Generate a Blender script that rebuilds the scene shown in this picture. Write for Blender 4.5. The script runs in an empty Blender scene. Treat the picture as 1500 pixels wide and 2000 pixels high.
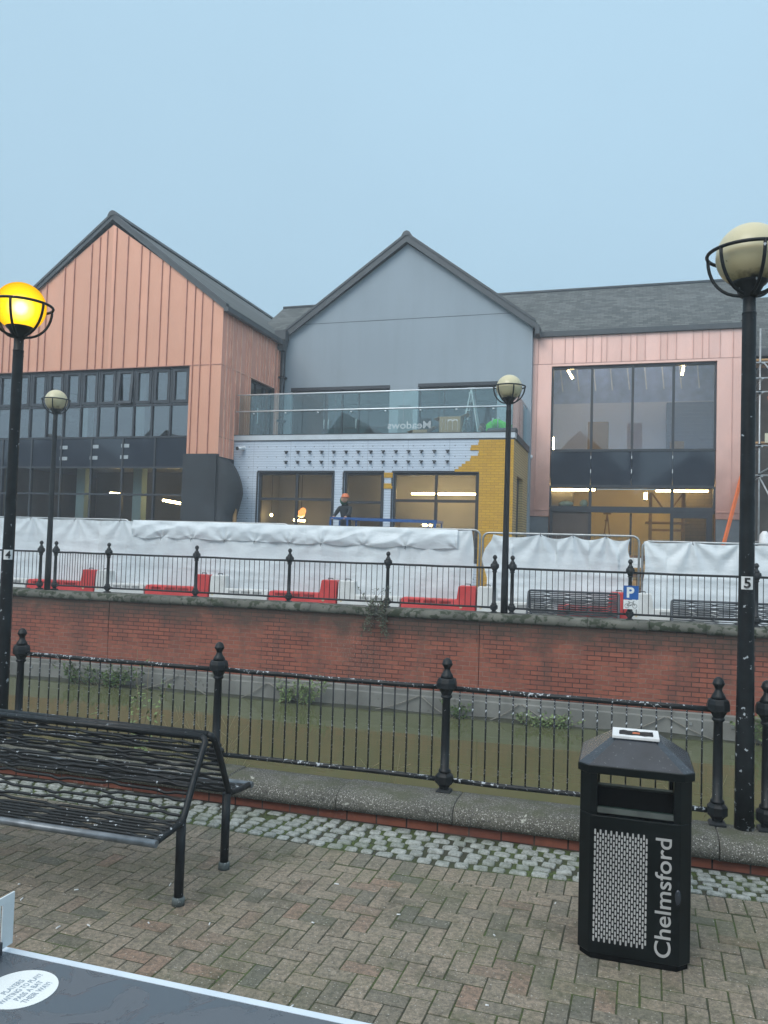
import bpy, math, random
from mathutils import Vector, Matrix, noise
R = math.radians
random.seed(7)
SC = bpy.context.scene
COL = SC.collection

# ------------------------------------------------------------------ camera
PITCH, ROLL, YAW = R(2.4673), R(1.7076), R(16.8286)
fw = Vector((-math.sin(YAW)*math.cos(PITCH), math.cos(YAW)*math.cos(PITCH), math.sin(PITCH)))
r0 = Vector((math.cos(YAW), math.sin(YAW), 0)); u0 = r0.cross(fw)
rr = r0*math.cos(ROLL) + u0*math.sin(ROLL); uu = -r0*math.sin(ROLL) + u0*math.cos(ROLL)
cd = bpy.data.cameras.new("camera"); cam = bpy.data.objects.new("camera", cd); COL.objects.link(cam)
cd.sensor_fit = 'VERTICAL'; cd.sensor_height = 36.0; cd.lens = 36.0*1565.22/2000.0
cd.clip_start = 0.05; cd.clip_end = 2000
cam.matrix_world = Matrix(((rr.x, uu.x, -fw.x, 0), (rr.y, uu.y, -fw.y, 0), (rr.z, uu.z, -fw.z, 2.0), (0, 0, 0, 1)))
SC.camera = cam

# ------------------------------------------------------------------ sky, sun, exposure
SUN_EL, SUN_ROT = R(42), R(200)
w = bpy.data.worlds.new("World"); SC.world = w; w.use_nodes = True
nt = w.node_tree; nt.nodes.clear()
out = nt.nodes.new('ShaderNodeOutputWorld'); bg = nt.nodes.new('ShaderNodeBackground')
sky = nt.nodes.new('ShaderNodeTexSky'); sky.sky_type = 'NISHITA'; sky.sun_disc = False
sky.sun_elevation = SUN_EL; sky.sun_rotation = SUN_ROT; sky.air_density = 1.0; sky.dust_density = 6.0; sky.ozone_density = 1.5
tc = nt.nodes.new('ShaderNodeTexCoord'); sep = nt.nodes.new('ShaderNodeSeparateXYZ')
nt.links.new(tc.outputs['Generated'], sep.inputs[0])
ramp = nt.nodes.new('ShaderNodeValToRGB')          # fog layer: pale blue near the horizon, brighter overhead
cr = ramp.color_ramp
cr.elements[0].position = 0.0; cr.elements[0].color = (0.425, 0.615, 0.76, 1)
cr.elements[1].position = 1.0; cr.elements[1].color = (1.12, 1.14, 1.13, 1)
e = cr.elements.new(0.28); e.color = (0.43, 0.635, 0.785, 1)
e = cr.elements.new(0.58); e.color = (0.475, 0.70, 0.87, 1)
nt.links.new(sep.outputs['Z'], ramp.inputs[0])
# overcast light is strongest on the side the hidden sun is (behind the viewer)
mr = nt.nodes.new('ShaderNodeMapRange'); mr.inputs[1].default_value = 0.25; mr.inputs[2].default_value = -0.7
mr.inputs[3].default_value = 10.0; mr.inputs[4].default_value = 17.5
nt.links.new(sep.outputs['Y'], mr.inputs[0])
# faint unevenness of the fog bank
wn = nt.nodes.new('ShaderNodeTexNoise'); wn.inputs['Scale'].default_value = 1.6; wn.inputs['Detail'].default_value = 3
nt.links.new(tc.outputs['Generated'], wn.inputs['Vector'])
wm = nt.nodes.new('ShaderNodeMapRange'); wm.inputs[1].default_value = .3; wm.inputs[2].default_value = .7; wm.inputs[3].default_value = .96; wm.inputs[4].default_value = 1.04
nt.links.new(wn.outputs['Fac'], wm.inputs[0])
wx = nt.nodes.new('ShaderNodeMath'); wx.operation = 'MULTIPLY'; nt.links.new(mr.outputs[0], wx.inputs[0]); nt.links.new(wm.outputs[0], wx.inputs[1])
vm = nt.nodes.new('ShaderNodeVectorMath'); vm.operation = 'SCALE'
nt.links.new(ramp.outputs[0], vm.inputs[0]); nt.links.new(wx.outputs[0], vm.inputs['Scale'])
mix = nt.nodes.new('ShaderNodeMix'); mix.data_type = 'RGBA'; mix.inputs[0].default_value = 0.9
nt.links.new(sky.outputs[0], mix.inputs[6]); nt.links.new(vm.outputs[0], mix.inputs[7])
bg.inputs[1].default_value = 0.1
nt.links.new(mix.outputs[2], bg.inputs[0]); nt.links.new(bg.outputs[0], out.inputs[0])

sl = bpy.data.lights.new("sun", 'SUN'); sl.energy = 1.45; sl.angle = R(35); sl.color = (1.0, 0.95, 0.88)
so = bpy.data.objects.new("sun", sl); COL.objects.link(so)
sd = Vector((math.sin(SUN_ROT)*math.cos(SUN_EL), math.cos(SUN_ROT)*math.cos(SUN_EL), math.sin(SUN_EL)))
so.rotation_euler = sd.to_track_quat('Z', 'Y').to_euler(); so.location = (0, -10, 20)
SC.view_settings.view_transform = 'Standard'; SC.view_settings.look = 'None'
SC.view_settings.exposure = 0.12; SC.view_settings.gamma = 1.0

# ------------------------------------------------------------------ helpers: mesh
class MB:
    def __init__(s): s.v = []; s.f = []; s.mi = []; s.sm = []
    def add(s, vs, fs, m=0, smooth=False):
        b = len(s.v); s.v += [tuple(v) for v in vs]
        for f in fs: s.f.append(tuple(b+i for i in f)); s.mi.append(m); s.sm.append(smooth)
    def box(s, x0, x1, y0, y1, z0, z1, m=0):
        s.add([(x0,y0,z0),(x1,y0,z0),(x1,y1,z0),(x0,y1,z0),(x0,y0,z1),(x1,y0,z1),(x1,y1,z1),(x0,y1,z1)],
              [(0,3,2,1),(4,5,6,7),(0,1,5,4),(1,2,6,5),(2,3,7,6),(3,0,4,7)], m)
    def bar(s, a, b, w, h, m=0):                       # rectangular bar between two points
        a = Vector(a); b = Vector(b); d = (b-a).normalized()
        up = Vector((0,0,1)) if abs(d.z) < .95 else Vector((0,1,0))
        x = d.cross(up).normalized()*(w/2); y = x.cross(d).normalized()*(h/2)
        vs = [a-x-y, a+x-y, a+x+y, a-x+y, b-x-y, b+x-y, b+x+y, b-x+y]
        s.add(vs, [(0,3,2,1),(4,5,6,7),(0,1,5,4),(1,2,6,5),(2,3,7,6),(3,0,4,7)], m)
    def quad(s, a, b, c, d, m=0): s.add([a,b,c,d], [(0,1,2,3)], m)
    def poly(s, pts, m=0): s.add(pts, [tuple(range(len(pts)))], m)
    def tube(s, pts, r, n=8, m=0, closed=False, caps=True):
        pts = [Vector(p) for p in pts]; k = len(pts); rs = r if isinstance(r, (list, tuple)) else [r]*k
        vs = []; prev = None
        for i, p in enumerate(pts):
            if closed: t = pts[(i+1) % k]-pts[i-1]
            else: t = pts[min(i+1, k-1)]-pts[max(i-1, 0)]
            t.normalize()
            if prev is None:
                up = Vector((0,0,1)) if abs(t.z) < .9 else Vector((1,0,0))
                x = t.cross(up).normalized()
            else:
                x = (prev-t*prev.dot(t)).normalized()
            prev = x; y = t.cross(x)
            for j in range(n):
                a = 2*math.pi*j/n; vs.append(p+(x*math.cos(a)+y*math.sin(a))*rs[i])
        fs = []
        for i in range(k if closed else k-1):
            for j in range(n):
                i2 = (i+1) % k
                fs.append((i*n+j, i*n+(j+1) % n, i2*n+(j+1) % n, i2*n+j))
        b = len(s.v); s.add(vs, fs, m, True)
        if caps and not closed:
            s.f.append(tuple(b+j for j in range(n-1, -1, -1))); s.mi.append(m); s.sm.append(False)
            s.f.append(tuple(b+(k-1)*n+j for j in range(n))); s.mi.append(m); s.sm.append(False)
    def lathe(s, prof, c=(0,0,0), n=16, m=0, rot=0.0, smooth=True):   # prof: (r, z)
        vs = []; fs = []; k = len(prof)
        for (r, z) in prof:
            for j in range(n):
                a = 2*math.pi*j/n+rot; vs.append((c[0]+r*math.cos(a), c[1]+r*math.sin(a), c[2]+z))
        for i in range(k-1):
            for j in range(n): fs.append((i*n+j, i*n+(j+1) % n, (i+1)*n+(j+1) % n, (i+1)*n+j))
        fs.append(tuple(range(n-1, -1, -1))); fs.append(tuple((k-1)*n+j for j in range(n)))
        s.add(vs, fs, m, smooth)
    def prism_x(s, yz, x0, x1, m=0, smooth=False):     # profile in Y-Z pushed along X
        n = len(yz); vs = [(x0, y, z) for y, z in yz]+[(x1, y, z) for y, z in yz]
        s.add(vs, [(i, (i+1) % n, n+(i+1) % n, n+i) for i in range(n)], m, smooth)
        s.add(vs, [tuple(range(n-1, -1, -1)), tuple(range(n, 2*n))], m)
    def prism_y(s, xz, y0, y1, m=0):                   # profile in X-Z pushed along Y
        n = len(xz); vs = [(x, y0, z) for x, z in xz]+[(x, y1, z) for x, z in xz]
        s.add(vs, [(i, (i+1) % n, n+(i+1) % n, n+i) for i in range(n)]+[tuple(range(n-1, -1, -1)), tuple(range(n, 2*n))], m)
    def prism_z(s, xy, z0, z1, m=0):
        n = len(xy); vs = [(x, y, z0) for x, y in xy]+[(x, y, z1) for x, y in xy]
        s.add(vs, [(i, (i+1) % n, n+(i+1) % n, n+i) for i in range(n)]+[tuple(range(n-1, -1, -1)), tuple(range(n, 2*n))], m)
    def sphere(s, c, r, n=20, k=14, m=0, sz=1.0):
        s.lathe([(max(1e-4, r*math.sin(math.pi*i/k)), -r*sz*math.cos(math.pi*i/k)) for i in range(k+1)], c, n, m)
    def grid(s, fn, nu, nv, m=0, smooth=True):
        vs = [fn(i/nu, j/nv) for j in range(nv+1) for i in range(nu+1)]
        fs = [(j*(nu+1)+i, j*(nu+1)+i+1, (j+1)*(nu+1)+i+1, (j+1)*(nu+1)+i) for j in range(nv) for i in range(nu)]
        s.add(vs, fs, m, smooth)
    def wall_x(s, x0, x1, z0, z1, y, t, holes, m=0):   # a wall facing -Y of thickness t with rectangular openings
        xs = sorted({x0, x1, *[h[i] for h in holes for i in (0, 1)]}); zs = sorted({z0, z1, *[h[i] for h in holes for i in (2, 3)]})
        xs = [x for x in xs if x0 <= x <= x1]; zs = [z for z in zs if z0 <= z <= z1]
        for a, b in zip(xs, xs[1:]):
            for c, d in zip(zs, zs[1:]):
                mx, mz = (a+b)/2, (c+d)/2
                if any(h[0] < mx < h[1] and h[2] < mz < h[3] for h in holes): continue
                s.quad((a,y,c), (b,y,c), (b,y,d), (a,y,d), m); s.quad((a,y+t,c), (a,y+t,d), (b,y+t,d), (b,y+t,c), m)
        for h in holes:
            a, b, c, d = h
            s.quad((a,y,c), (a,y,d), (a,y+t,d), (a,y+t,c), m); s.quad((b,y,c), (b,y+t,c), (b,y+t,d), (b,y,d), m)
            s.quad((a,y,d), (b,y,d), (b,y+t,d), (a,y+t,d), m); s.quad((a,y,c), (a,y+t,c), (b,y+t,c), (b,y,c), m)
        s.quad((x0,y,z0), (x0,y+t,z0), (x0,y+t,z1), (x0,y,z1), m); s.quad((x1,y,z0), (x1,y,z1), (x1,y+t,z1), (x1,y+t,z0), m)
        s.quad((x0,y,z1), (x1,y,z1), (x1,y+t,z1), (x0,y+t,z1), m)
    def build(s, name, mats, parent=None):
        if not isinstance(mats, (list, tuple)): mats = [mats]
        me = bpy.data.meshes.new(name); off = root_loc(parent)
        me.from_pydata([(x-off[0], y-off[1], z-off[2]) for x, y, z in s.v], [], s.f)
        for m in mats: me.materials.append(m)
        me.polygons.foreach_set('material_index', s.mi); me.polygons.foreach_set('use_smooth', s.sm); me.update()
        o = bpy.data.objects.new(name, me); COL.objects.link(o)
        if parent: o.parent = parent
        return o

def root_loc(p):
    v = Vector((0, 0, 0))
    while p is not None: v += p.location; p = p.parent
    return v
def tag(o, label, cat, group=None):
    o['label'] = label; o['category'] = cat
    if group: o['group'] = group
    return o
def thing(name, label, cat, loc=(0, 0, 0), group=None):
    o = bpy.data.objects.new(name, None); COL.objects.link(o); o.location = loc; o.empty_display_size = .1
    return tag(o, label, cat, group)
def struct(o, kind='structure'): o['kind'] = kind; return o
def kids(o): return [c for c in bpy.data.objects if c.parent == o]
def copy_tree(o, loc, label=None, group=None, rotz=None):
    c = o.copy(); COL.objects.link(c); c.location = loc
    if rotz is not None: c.rotation_euler = (0, 0, rotz)
    if label: c['label'] = label
    if group: c['group'] = group
    for ch in kids(o):
        d = ch.copy(); COL.objects.link(d); d.parent = c
        for g in kids(ch):
            x = g.copy(); COL.objects.link(x); x.parent = d
    return c
def copy_part(o, parent, dx=0, dy=0, dz=0):
    c = o.copy(); COL.objects.link(c); c.parent = parent; c.location = o.location+Vector((dx, dy, dz)); return c
def text_mesh(mb, s, org, xd, yd, size, m=0, bold=0.0, depth=0.0, align='LEFT', sx=1.0, fit=None):
    cu = bpy.data.curves.new('t', 'FONT'); cu.body = s; cu.size = size; cu.offset = bold; cu.align_x = align
    ob = bpy.data.objects.new('t', cu); COL.objects.link(ob); bpy.context.view_layer.update()
    me = bpy.data.meshes.new_from_object(ob.evaluated_get(bpy.context.evaluated_depsgraph_get()))
    xd = Vector(xd); yd = Vector(yd); n = xd.cross(yd); org = Vector(org)
    if fit:
        xs = [v.co.x for v in me.vertices]; wd = max(xs)-min(xs); sx = fit/wd; org = org-xd*(min(xs)*sx)
    flip = n.y > 0 and False
    mb.add([org+xd*(v.co.x*sx)+yd*v.co.y+n*depth for v in me.vertices], [tuple(p.vertices) for p in me.polygons], m)
    bpy.data.objects.remove(ob); bpy.data.curves.remove(cu); bpy.data.meshes.remove(me)

# ------------------------------------------------------------------ helpers: materials
class NT:
    def __init__(s, name):
        s.m = bpy.data.materials.new(name); s.m.use_nodes = True; s.t = s.m.node_tree
        s.b = s.t.nodes['Principled BSDF']; s.o = s.t.nodes['Material Output']
        s.obj = s.n('ShaderNodeTexCoord').outputs['Object']
    def n(s, typ, **kw):
        x = s.t.nodes.new(typ)
        for k, v in kw.items(): setattr(x, k, v)
        return x
    def l(s, a, b): s.t.links.new(a, b)
    def noise(s, scale, detail=4, rough=.55, vec=None, dist=0.0, stretch=None):
        x = s.n('ShaderNodeTexNoise'); x.inputs['Scale'].default_value = scale; x.inputs['Detail'].default_value = detail
        x.inputs['Roughness'].default_value = rough; x.inputs['Distortion'].default_value = dist
        v = vec or s.obj
        if stretch:
            mp = s.n('ShaderNodeMapping'); mp.inputs['Scale'].default_value = stretch; s.l(v, mp.inputs[0]); v = mp.outputs[0]
        s.l(v, x.inputs['Vector']); return x.outputs['Fac']
    def rng(s, v, a, b, c=0.0, d=1.0):
        x = s.n('ShaderNodeMapRange'); s.l(v, x.inputs[0])
        for i, q in enumerate((a, b, c, d)): x.inputs[i+1].default_value = q
        return x.outputs[0]
    def mixc(s, fac, a, b, blend='MIX'):
        x = s.n('ShaderNodeMix', data_type='RGBA', blend_type=blend)
        for sock, v in ((x.inputs[0], fac), (x.inputs[6], a), (x.inputs[7], b)):
            if isinstance(v, (int, float)): sock.default_value = v
            elif isinstance(v, tuple): sock.default_value = (*v, 1) if len(v) == 3 else v
            else: s.l(v, sock)
        return x.outputs[2]
    def math(s, op, a, b=0.0, c=None):
        x = s.n('ShaderNodeMath', operation=op)
        for i, v in enumerate((a, b, c)):
            if v is None: continue
            if isinstance(v, (int, float)): x.inputs[i].default_value = v
            else: s.l(v, x.inputs[i])
        return x.outputs[0]
    def bump(s, h, strength=.3, dist=.01):
        x = s.n('ShaderNodeBump'); x.inputs['Strength'].default_value = strength; x.inputs['Distance'].default_value = dist
        s.l(h, x.inputs['Height']); s.l(x.outputs[0], s.b.inputs['Normal'])
    def col(s, c):
        if isinstance(c, tuple): s.b.inputs['Base Color'].default_value = (*c, 1)
        else: s.l(c, s.b.inputs['Base Color'])
    def rough(s, v):
        if isinstance(v, (int, float)): s.b.inputs['Roughness'].default_value = v
        else: s.l(v, s.b.inputs['Roughness'])
    def plane(s, a='X', b='Z'):
        sp = s.n('ShaderNodeSeparateXYZ'); s.l(s.obj, sp.inputs[0]); cb = s.n('ShaderNodeCombineXYZ')
        s.l(sp.outputs[a], cb.inputs[0]); s.l(sp.outputs[b], cb.inputs[1]); return cb.outputs[0], sp

def plain(name, c, rough=.6, metal=0.0, var=.2, vs=3.0, bump=0.0, bs=60.0, spec=None, speck=None):
    t = NT(name); f = t.noise(vs, 5)
    d = tuple(x*(1-var) for x in c); l = tuple(min(1, x*(1+var)) for x in c)
    cc = t.mixc(t.rng(f, .3, .7), d, l)
    if speck: cc = t.mixc(t.rng(t.noise(speck[0], 2), speck[1], speck[1]+.06), cc, speck[2])
    t.col(cc); t.rough(rough); t.b.inputs['Metallic'].default_value = metal
    if spec is not None: t.b.inputs['Specular IOR Level'].default_value = spec
    if bump: t.bump(t.noise(bs, 4), bump, .004)
    return t.m

def iron(name, flakes=.62, fs=45.0, rust=.0, top=False, fade=None):
    t = NT(name); f = t.noise(fs, 3, .6); big = t.noise(3.2, 2)
    thr = t.math('ADD', t.math('MULTIPLY', big, -.30), flakes+.15)
    if top:
        ge = t.n('ShaderNodeNewGeometry'); sp = t.n('ShaderNodeSeparateXYZ'); t.l(ge.outputs['Normal'], sp.inputs[0])
        thr = t.math('SUBTRACT', thr, t.math('MULTIPLY', t.math('MAXIMUM', sp.outputs['Z'], 0.0), .07))
    if fade:
        s2 = t.n('ShaderNodeSeparateXYZ'); t.l(t.obj, s2.inputs[0]); thr = t.math('ADD', thr, t.rng(s2.outputs['Z'], fade[0], fade[1], 0, fade[2]))
    fl = t.rng(t.math('SUBTRACT', f, thr), 0.0, .025)
    b = t.mixc(t.rng(t.noise(8, 4), .35, .7), (.005, .0065, .008), (.013, .017, .020))
    b = t.mixc(fl, b, t.mixc(t.noise(30, 2), (.30, .33, .36), (.52, .56, .60)))
    t.col(b); t.b.inputs['Specular IOR Level'].default_value = .32; t.rough(t.rng(t.noise(25, 3), .3, .7, .34, .6)); t.bump(t.math('ADD', t.noise(70, 3), t.math('MULTIPLY', fl, -.6)), .25, .002)
    return t.m

def brick(name, a='X', b='Z', c1=(.30,.10,.07), c2=(.22,.07,.05), mort=(.2,.16,.14), bw=.225, rh=.075, ms=.010, age=1.0, top_z=None, bumpy=.6):
    t = NT(name); v, sp = t.plane(a, b)
    br = t.n('ShaderNodeTexBrick'); t.l(v, br.inputs['Vector'])
    br.inputs['Scale'].default_value = 1.0; br.inputs['Brick Width'].default_value = bw; br.inputs['Row Height'].default_value = rh
    br.inputs['Mortar Size'].default_value = ms*.5; br.inputs['Mortar Smooth'].default_value = .25; br.inputs['Bias'].default_value = 0.0
    br.inputs['Color1'].default_value = (*c1, 1); br.inputs['Color2'].default_value = (*c2, 1)
    n1 = t.noise(1.1, 5); n2 = t.noise(14, 4)
    # the mortar is weathered: dark and open in patches, pale and flush in others
    mc = t.mixc(t.rng(n1, .47, .56), tuple(x*.10 for x in mort), mort) if age else mort
    cb = t.mixc(br.outputs['Fac'], br.outputs['Color'], mc)
    if age:
        cb = t.mixc(t.rng(n2, .35, .75, 0, .45), cb, tuple(x*.55 for x in c2))
        st = t.noise(2.2, 4, .6, stretch=(1.0, 1.0, .28))
        cb = t.mixc(t.rng(st, .52, .75, 0, .55*age), cb, (.045, .04, .034))
        pale = t.noise(.6, 3); spk = t.noise(38, 2)
        cb = t.mixc(t.math('MULTIPLY', t.rng(pale, .5, .7, 0, .5), t.rng(spk, .55, .75)), cb, (.42, .36, .32))
        if top_z is not None:
            gz = t.math('ADD', sp.outputs['Z'], t.math('MULTIPLY', t.noise(2.6, 4), .9))
            cb = t.mixc(t.rng(gz, top_z+.12, top_z+.5, 0, .75), cb, (.035, .036, .027))
    t.col(cb); t.rough(.85)
    t.bump(t.math('SUBTRACT', t.math('MULTIPLY', t.noise(50, 3), .3), br.outputs['Fac']), bumpy, .008)
    return t.m

def glass(name, tint=(.85,.9,.92), k=1.3, base=.03, rough=0.0, dirt=0.0):
    t = NT(name); tr = t.n('ShaderNodeBsdfTransparent'); tr.inputs[0].default_value = (*tint, 1)
    gl = t.n('ShaderNodeBsdfGlossy'); gl.inputs['Roughness'].default_value = rough; gl.inputs[0].default_value = (.95, .97, 1, 1)
    fr = t.n('ShaderNodeFresnel'); fr.inputs['IOR'].default_value = 1.5
    f = t.math('MULTIPLY_ADD', fr.outputs[0], k, base)
    mx = t.n('ShaderNodeMixShader'); t.l(f, mx.inputs[0]); t.l(tr.outputs[0], mx.inputs[1]); t.l(gl.outputs[0], mx.inputs[2])
    last = mx.outputs[0]
    if dirt:
        di = t.n('ShaderNodeBsdfDiffuse'); di.inputs[0].default_value = (.6, .62, .62, 1)
        m2 = t.n('ShaderNodeMixShader'); t.l(t.rng(t.noise(2.5, 4), .3, .75, dirt*.3, dirt), m2.inputs[0]); t.l(last, m2.inputs[1]); t.l(di.outputs[0], m2.inputs[2]); last = m2.outputs[0]
    bw = t.n('ShaderNodeBump'); bw.inputs['Strength'].default_value = .03; bw.inputs['Distance'].default_value = .02; t.l(t.noise(.9, 1), bw.inputs['Height'])
    t.l(bw.outputs[0], gl.inputs['Normal'])
    t.l(last, t.o.inputs['Surface']); return t.m

def emit(name, c, s):
    t = NT(name); t.b.inputs['Base Color'].default_value = (.8, .8, .8, 1)
    t.b.inputs['Emission Color'].default_value = (*c, 1); t.b.inputs['Emission Strength'].default_value = s
    return t.m

def copper(name, c=(.66,.34,.25), rough=.42, metal=.45, dent=.0, dirty=0.0):
    t = NT(name); isl = t.n('ShaderNodeNewGeometry').outputs['Random Per Island']
    cc = t.mixc(isl, tuple(x*.93 for x in c), tuple(min(1, x*1.07) for x in c))
    cc = t.mixc(t.rng(t.noise(1.3, 4, stretch=(1.5, 1.5, .5)), .35, .7, 0, .35), cc, tuple(x*.80 for x in c))
    if dirty:
        sp = t.n('ShaderNodeSeparateXYZ'); t.l(t.obj, sp.inputs[0])
        low = t.math('ADD', sp.outputs['Z'], t.math('MULTIPLY', t.noise(1.6, 4), 2.2))
        cc = t.mixc(t.rng(low, 6.2, 3.4, 0, dirty), cc, (.30, .15, .12))
    t.col(cc); t.b.inputs['Metallic'].default_value = metal
    t.rough(t.rng(t.noise(2.0, 3), .3, .7, rough-.06, rough+.1))
    t.bump(t.math('ADD', t.noise(1.7, 3, stretch=(1.2, 1.2, .7)), t.math('MULTIPLY', t.noise(7, 2), .15)), .12+dent, .04)
    return t.m

M = {}
M['iron'] = iron('cast_iron_black_paint', .70)
M['iron_flaky'] = iron('cast_iron_flaking_paint', .645, 42, top=True)
M['iron_bar'] = iron('iron_bar_chipped', .615, 60)
M['iron_far'] = plain('iron_far_black_paint', (.014, .016, .018), .5, var=.3, vs=6, spec=.3)
M['post'] = iron('lamp_post_paint', .625, 24, fade=(.45, 1.2, .06))
M['bench_tube'] = iron('bench_tube_paint', .725, 34, top=True)
M['bench_worn'] = plain('bench_worn_tube', (.16, .18, .20), .35, .35, .4, 9, bump=.1, bs=90)
M['bin'] = plain('bin_black_steel', (.0035, .006, .0065), .34, 0, .35, 5, bump=.03, bs=40, spec=.22)
M['bin_lid'] = plain('bin_lid_grey_plastic', (.026, .032, .042), .26, 0, .35, 6, speck=(60, .66, (.09, .10, .11)), spec=.6)
M['bin_inside'] = plain('bin_inside_black', (.003, .0035, .0035), .8, spec=.08)
M['bin_lip'] = plain('bin_lip_grey', (.10, .115, .11), .45, .3, .3, 8)
M['bin_green'] = plain('bin_liner_green', (.008, .035, .025), .5)
M['print_grey'] = plain('printed_light_grey', (.40, .40, .40), .55, 0, .12, 6)
M['white_plate'] = plain('white_plate', (.72, .73, .74), .45, 0, .08, 12, speck=(40, .72, (.4, .38, .35)))
M['black_print'] = plain('black_print', (.012, .012, .014), .5)
M['orange_rubber'] = plain('orange_stub', (.6, .17, .08), .6)
M['coping_far'] = plain('coping_far_stone', (.11, .108, .092), .9, 0, .5, 2.2, bump=.5, bs=30, speck=(8, .50, (.028, .036, .018)))
M['concrete'] = plain('river_concrete', (.17, .17, .158), .85, 0, .3, 1.8, bump=.2, bs=25, speck=(6, .66, (.09, .09, .07)))
M['sheet'] = None
M['red'] = plain('red_plastic', (.56, .04, .04), .45, 0, .2, 2.2, bump=.08, bs=12, speck=(9, .62, (.36, .06, .055)))
M['white_plastic'] = plain('white_plastic', (.62, .63, .62), .45, 0, .1, 3, speck=(22, .7, (.35, .34, .32)))
M['frame_dark'] = plain('window_frame_anthracite', (.030, .034, .042), .42, 0, .15, 4)
M['frame_dark2'] = plain('door_frame_anthracite', (.024, .027, .034), .45, 0, .2, 4)
M['spandrel'] = plain('spandrel_panel_slate_blue', (.022, .029, .042), .06, 0, .12, 1.5, spec=.6)
M['black_panel'] = plain('black_fabric_panel', (.022, .027, .033), .75, 0, .3, 1.5, bump=.15, bs=8)
M['render'] = plain('grey_wall_render', (.30, .345, .385), .9, 0, .07, .35, bump=.10, bs=90)
def streaks(m, amt):
    t = NT.__new__(NT); t.m = m; t.t = m.node_tree; t.b = t.t.nodes['Principled BSDF']; t.obj = t.n('ShaderNodeTexCoord').outputs['Object']
    src = t.b.inputs['Base Color'].links[0].from_socket
    k = t.math('ADD', t.rng(t.noise(1.1, 5, .6, stretch=(2.2, 1, .22)), .45, .75, 0, amt), t.rng(t.noise(.7, 4), .45, .7, 0, amt*.7))
    t.l(t.mixc(k, src, (.16, .175, .18)), t.b.inputs['Base Color'])
streaks(M['render'], .16)
M['fascia'] = plain('roof_fascia_dark', (.055, .062, .068), .55, 0, .15, 3)
M['slate'] = brick('roof_slates', 'X', 'Z', (.125,.135,.132), (.055,.063,.064), (.022,.026,.028), .24, .085, .012, .0, None, .8)
streaks(M['slate'], .12)
M['copper'] = copper('copper_sheet', (.68, .335, .225), .46, .34)
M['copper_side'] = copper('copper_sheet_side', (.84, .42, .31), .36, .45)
M['copper_new'] = copper('copper_sheet_pink', (.82, .50, .42), .40, .42, .10, .8)
M['seam'] = plain('copper_seam', (.50, .235, .175), .5, .3)
M['glass'] = glass('window_glass', (.86, .89, .94), 1.3, .04)
M['glass_mirror'] = glass('window_glass_reflective', (.80, .84, .90), 1.3, .13)
M['glass_clear'] = glass('shop_glass', (.90, .90, .88), 1.0, .02, dirt=.03)
M['glass_bal'] = glass('balustrade_glass', (.80, .91, .90), .9, .02, dirt=.025)
M['steel'] = plain('galvanised_steel', (.38, .40, .41), .4, .6, .2, 8)
M['steel_rail'] = plain('pale_steel_rail', (.78, .81, .83), .35, .4, .1, 8)
M['blue_steel'] = plain('blue_painted_steel', (.02, .085, .26), .4, 0, .25, 8, speck=(30, .68, (.5, .52, .55)))
M['yellow_face'] = brick('yellow_brick_slips', 'X', 'Z', (.58,.33,.04), (.51,.285,.038), (.34,.19,.03), .225, .075, .010, 0, None, .5)
M['yellow_side'] = brick('yellow_brick_side', 'Y', 'Z', (.52,.37,.17), (.46,.32,.15), (.10,.08,.05), .225, .075, .014, 0, None, .6)
M['parapet'] = plain('parapet_flashing', (.50, .54, .57), .5, .1, .1, 2)
M['membrane'] = plain('roof_membrane_dark', (.05, .055, .06), .6)
M['cardboard'] = plain('cardboard', (.36, .22, .11), .85, 0, .12, 4)
M['timber'] = plain('timber', (.42, .25, .11), .7, 0, .25, 5)
M['timber_dark'] = plain('timber_dark', (.15, .085, .05), .7, 0, .3, 5)
M['orange'] = plain('orange_fibreglass', (.75, .16, .04), .45, 0, .12, 5)
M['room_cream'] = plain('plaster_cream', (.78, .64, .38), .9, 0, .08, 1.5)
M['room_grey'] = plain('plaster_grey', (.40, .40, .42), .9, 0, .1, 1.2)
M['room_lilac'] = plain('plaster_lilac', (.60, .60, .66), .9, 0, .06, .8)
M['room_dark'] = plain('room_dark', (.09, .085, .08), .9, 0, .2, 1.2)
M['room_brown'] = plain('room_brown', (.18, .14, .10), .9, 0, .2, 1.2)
M['brick_room'] = brick('room_blockwork', 'X', 'Z', (.20,.16,.10), (.16,.13,.085), (.10,.085,.06), .44, .12, .015, 0, None, .3)
M['brick_blue'] = brick('room_blockwork_upper', 'X', 'Z', (.20,.21,.27), (.18,.19,.25), (.26,.27,.33), .44, .12, .015, 0, None, .3)
M['mint'] = plain('mint_column', (.42, .55, .50), .7, 0, .05, 2)
M['slab'] = plain('floor_slab', (.22, .22, .23), .9)
M['tube'] = emit('lit_tube', (1.0, .72, .30), 36.0)
M['fill_tube'] = emit('fill_tube_white', (1.0, .94, .86), 22.0)  # for the added tubes that brighten the right upper room
M['lamp_amber'] = emit('lit_amber', (1.0, .35, .06), 1.6)
M['globe'] = None
M['hivis'] = plain('hi_vis_green', (.12, .80, .06), .7, 0, .1, 8)
M['skin'] = plain('skin', (.42, .24, .17), .6)
M['hair'] = plain('dark_hair', (.06, .035, .025), .8)
M['jacket'] = plain('dark_jacket', (.018, .022, .026), .8, 0, .3, 12)
M['green_hood'] = plain('green_hood', (.03, .10, .06), .8)
M['leaf'] = plain('leaf_green', (.075, .13, .035), .6, 0, .5, 30)
M['leaf_pale'] = plain('leaf_pale_green', (.17, .24, .09), .6, 0, .4, 30)
M['leaf_grey'] = plain('leaf_grey_green', (.10, .12, .075), .7, 0, .5, 30)
M['stem'] = plain('dry_stem', (.24, .20, .12), .8, 0, .3, 20)
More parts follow.
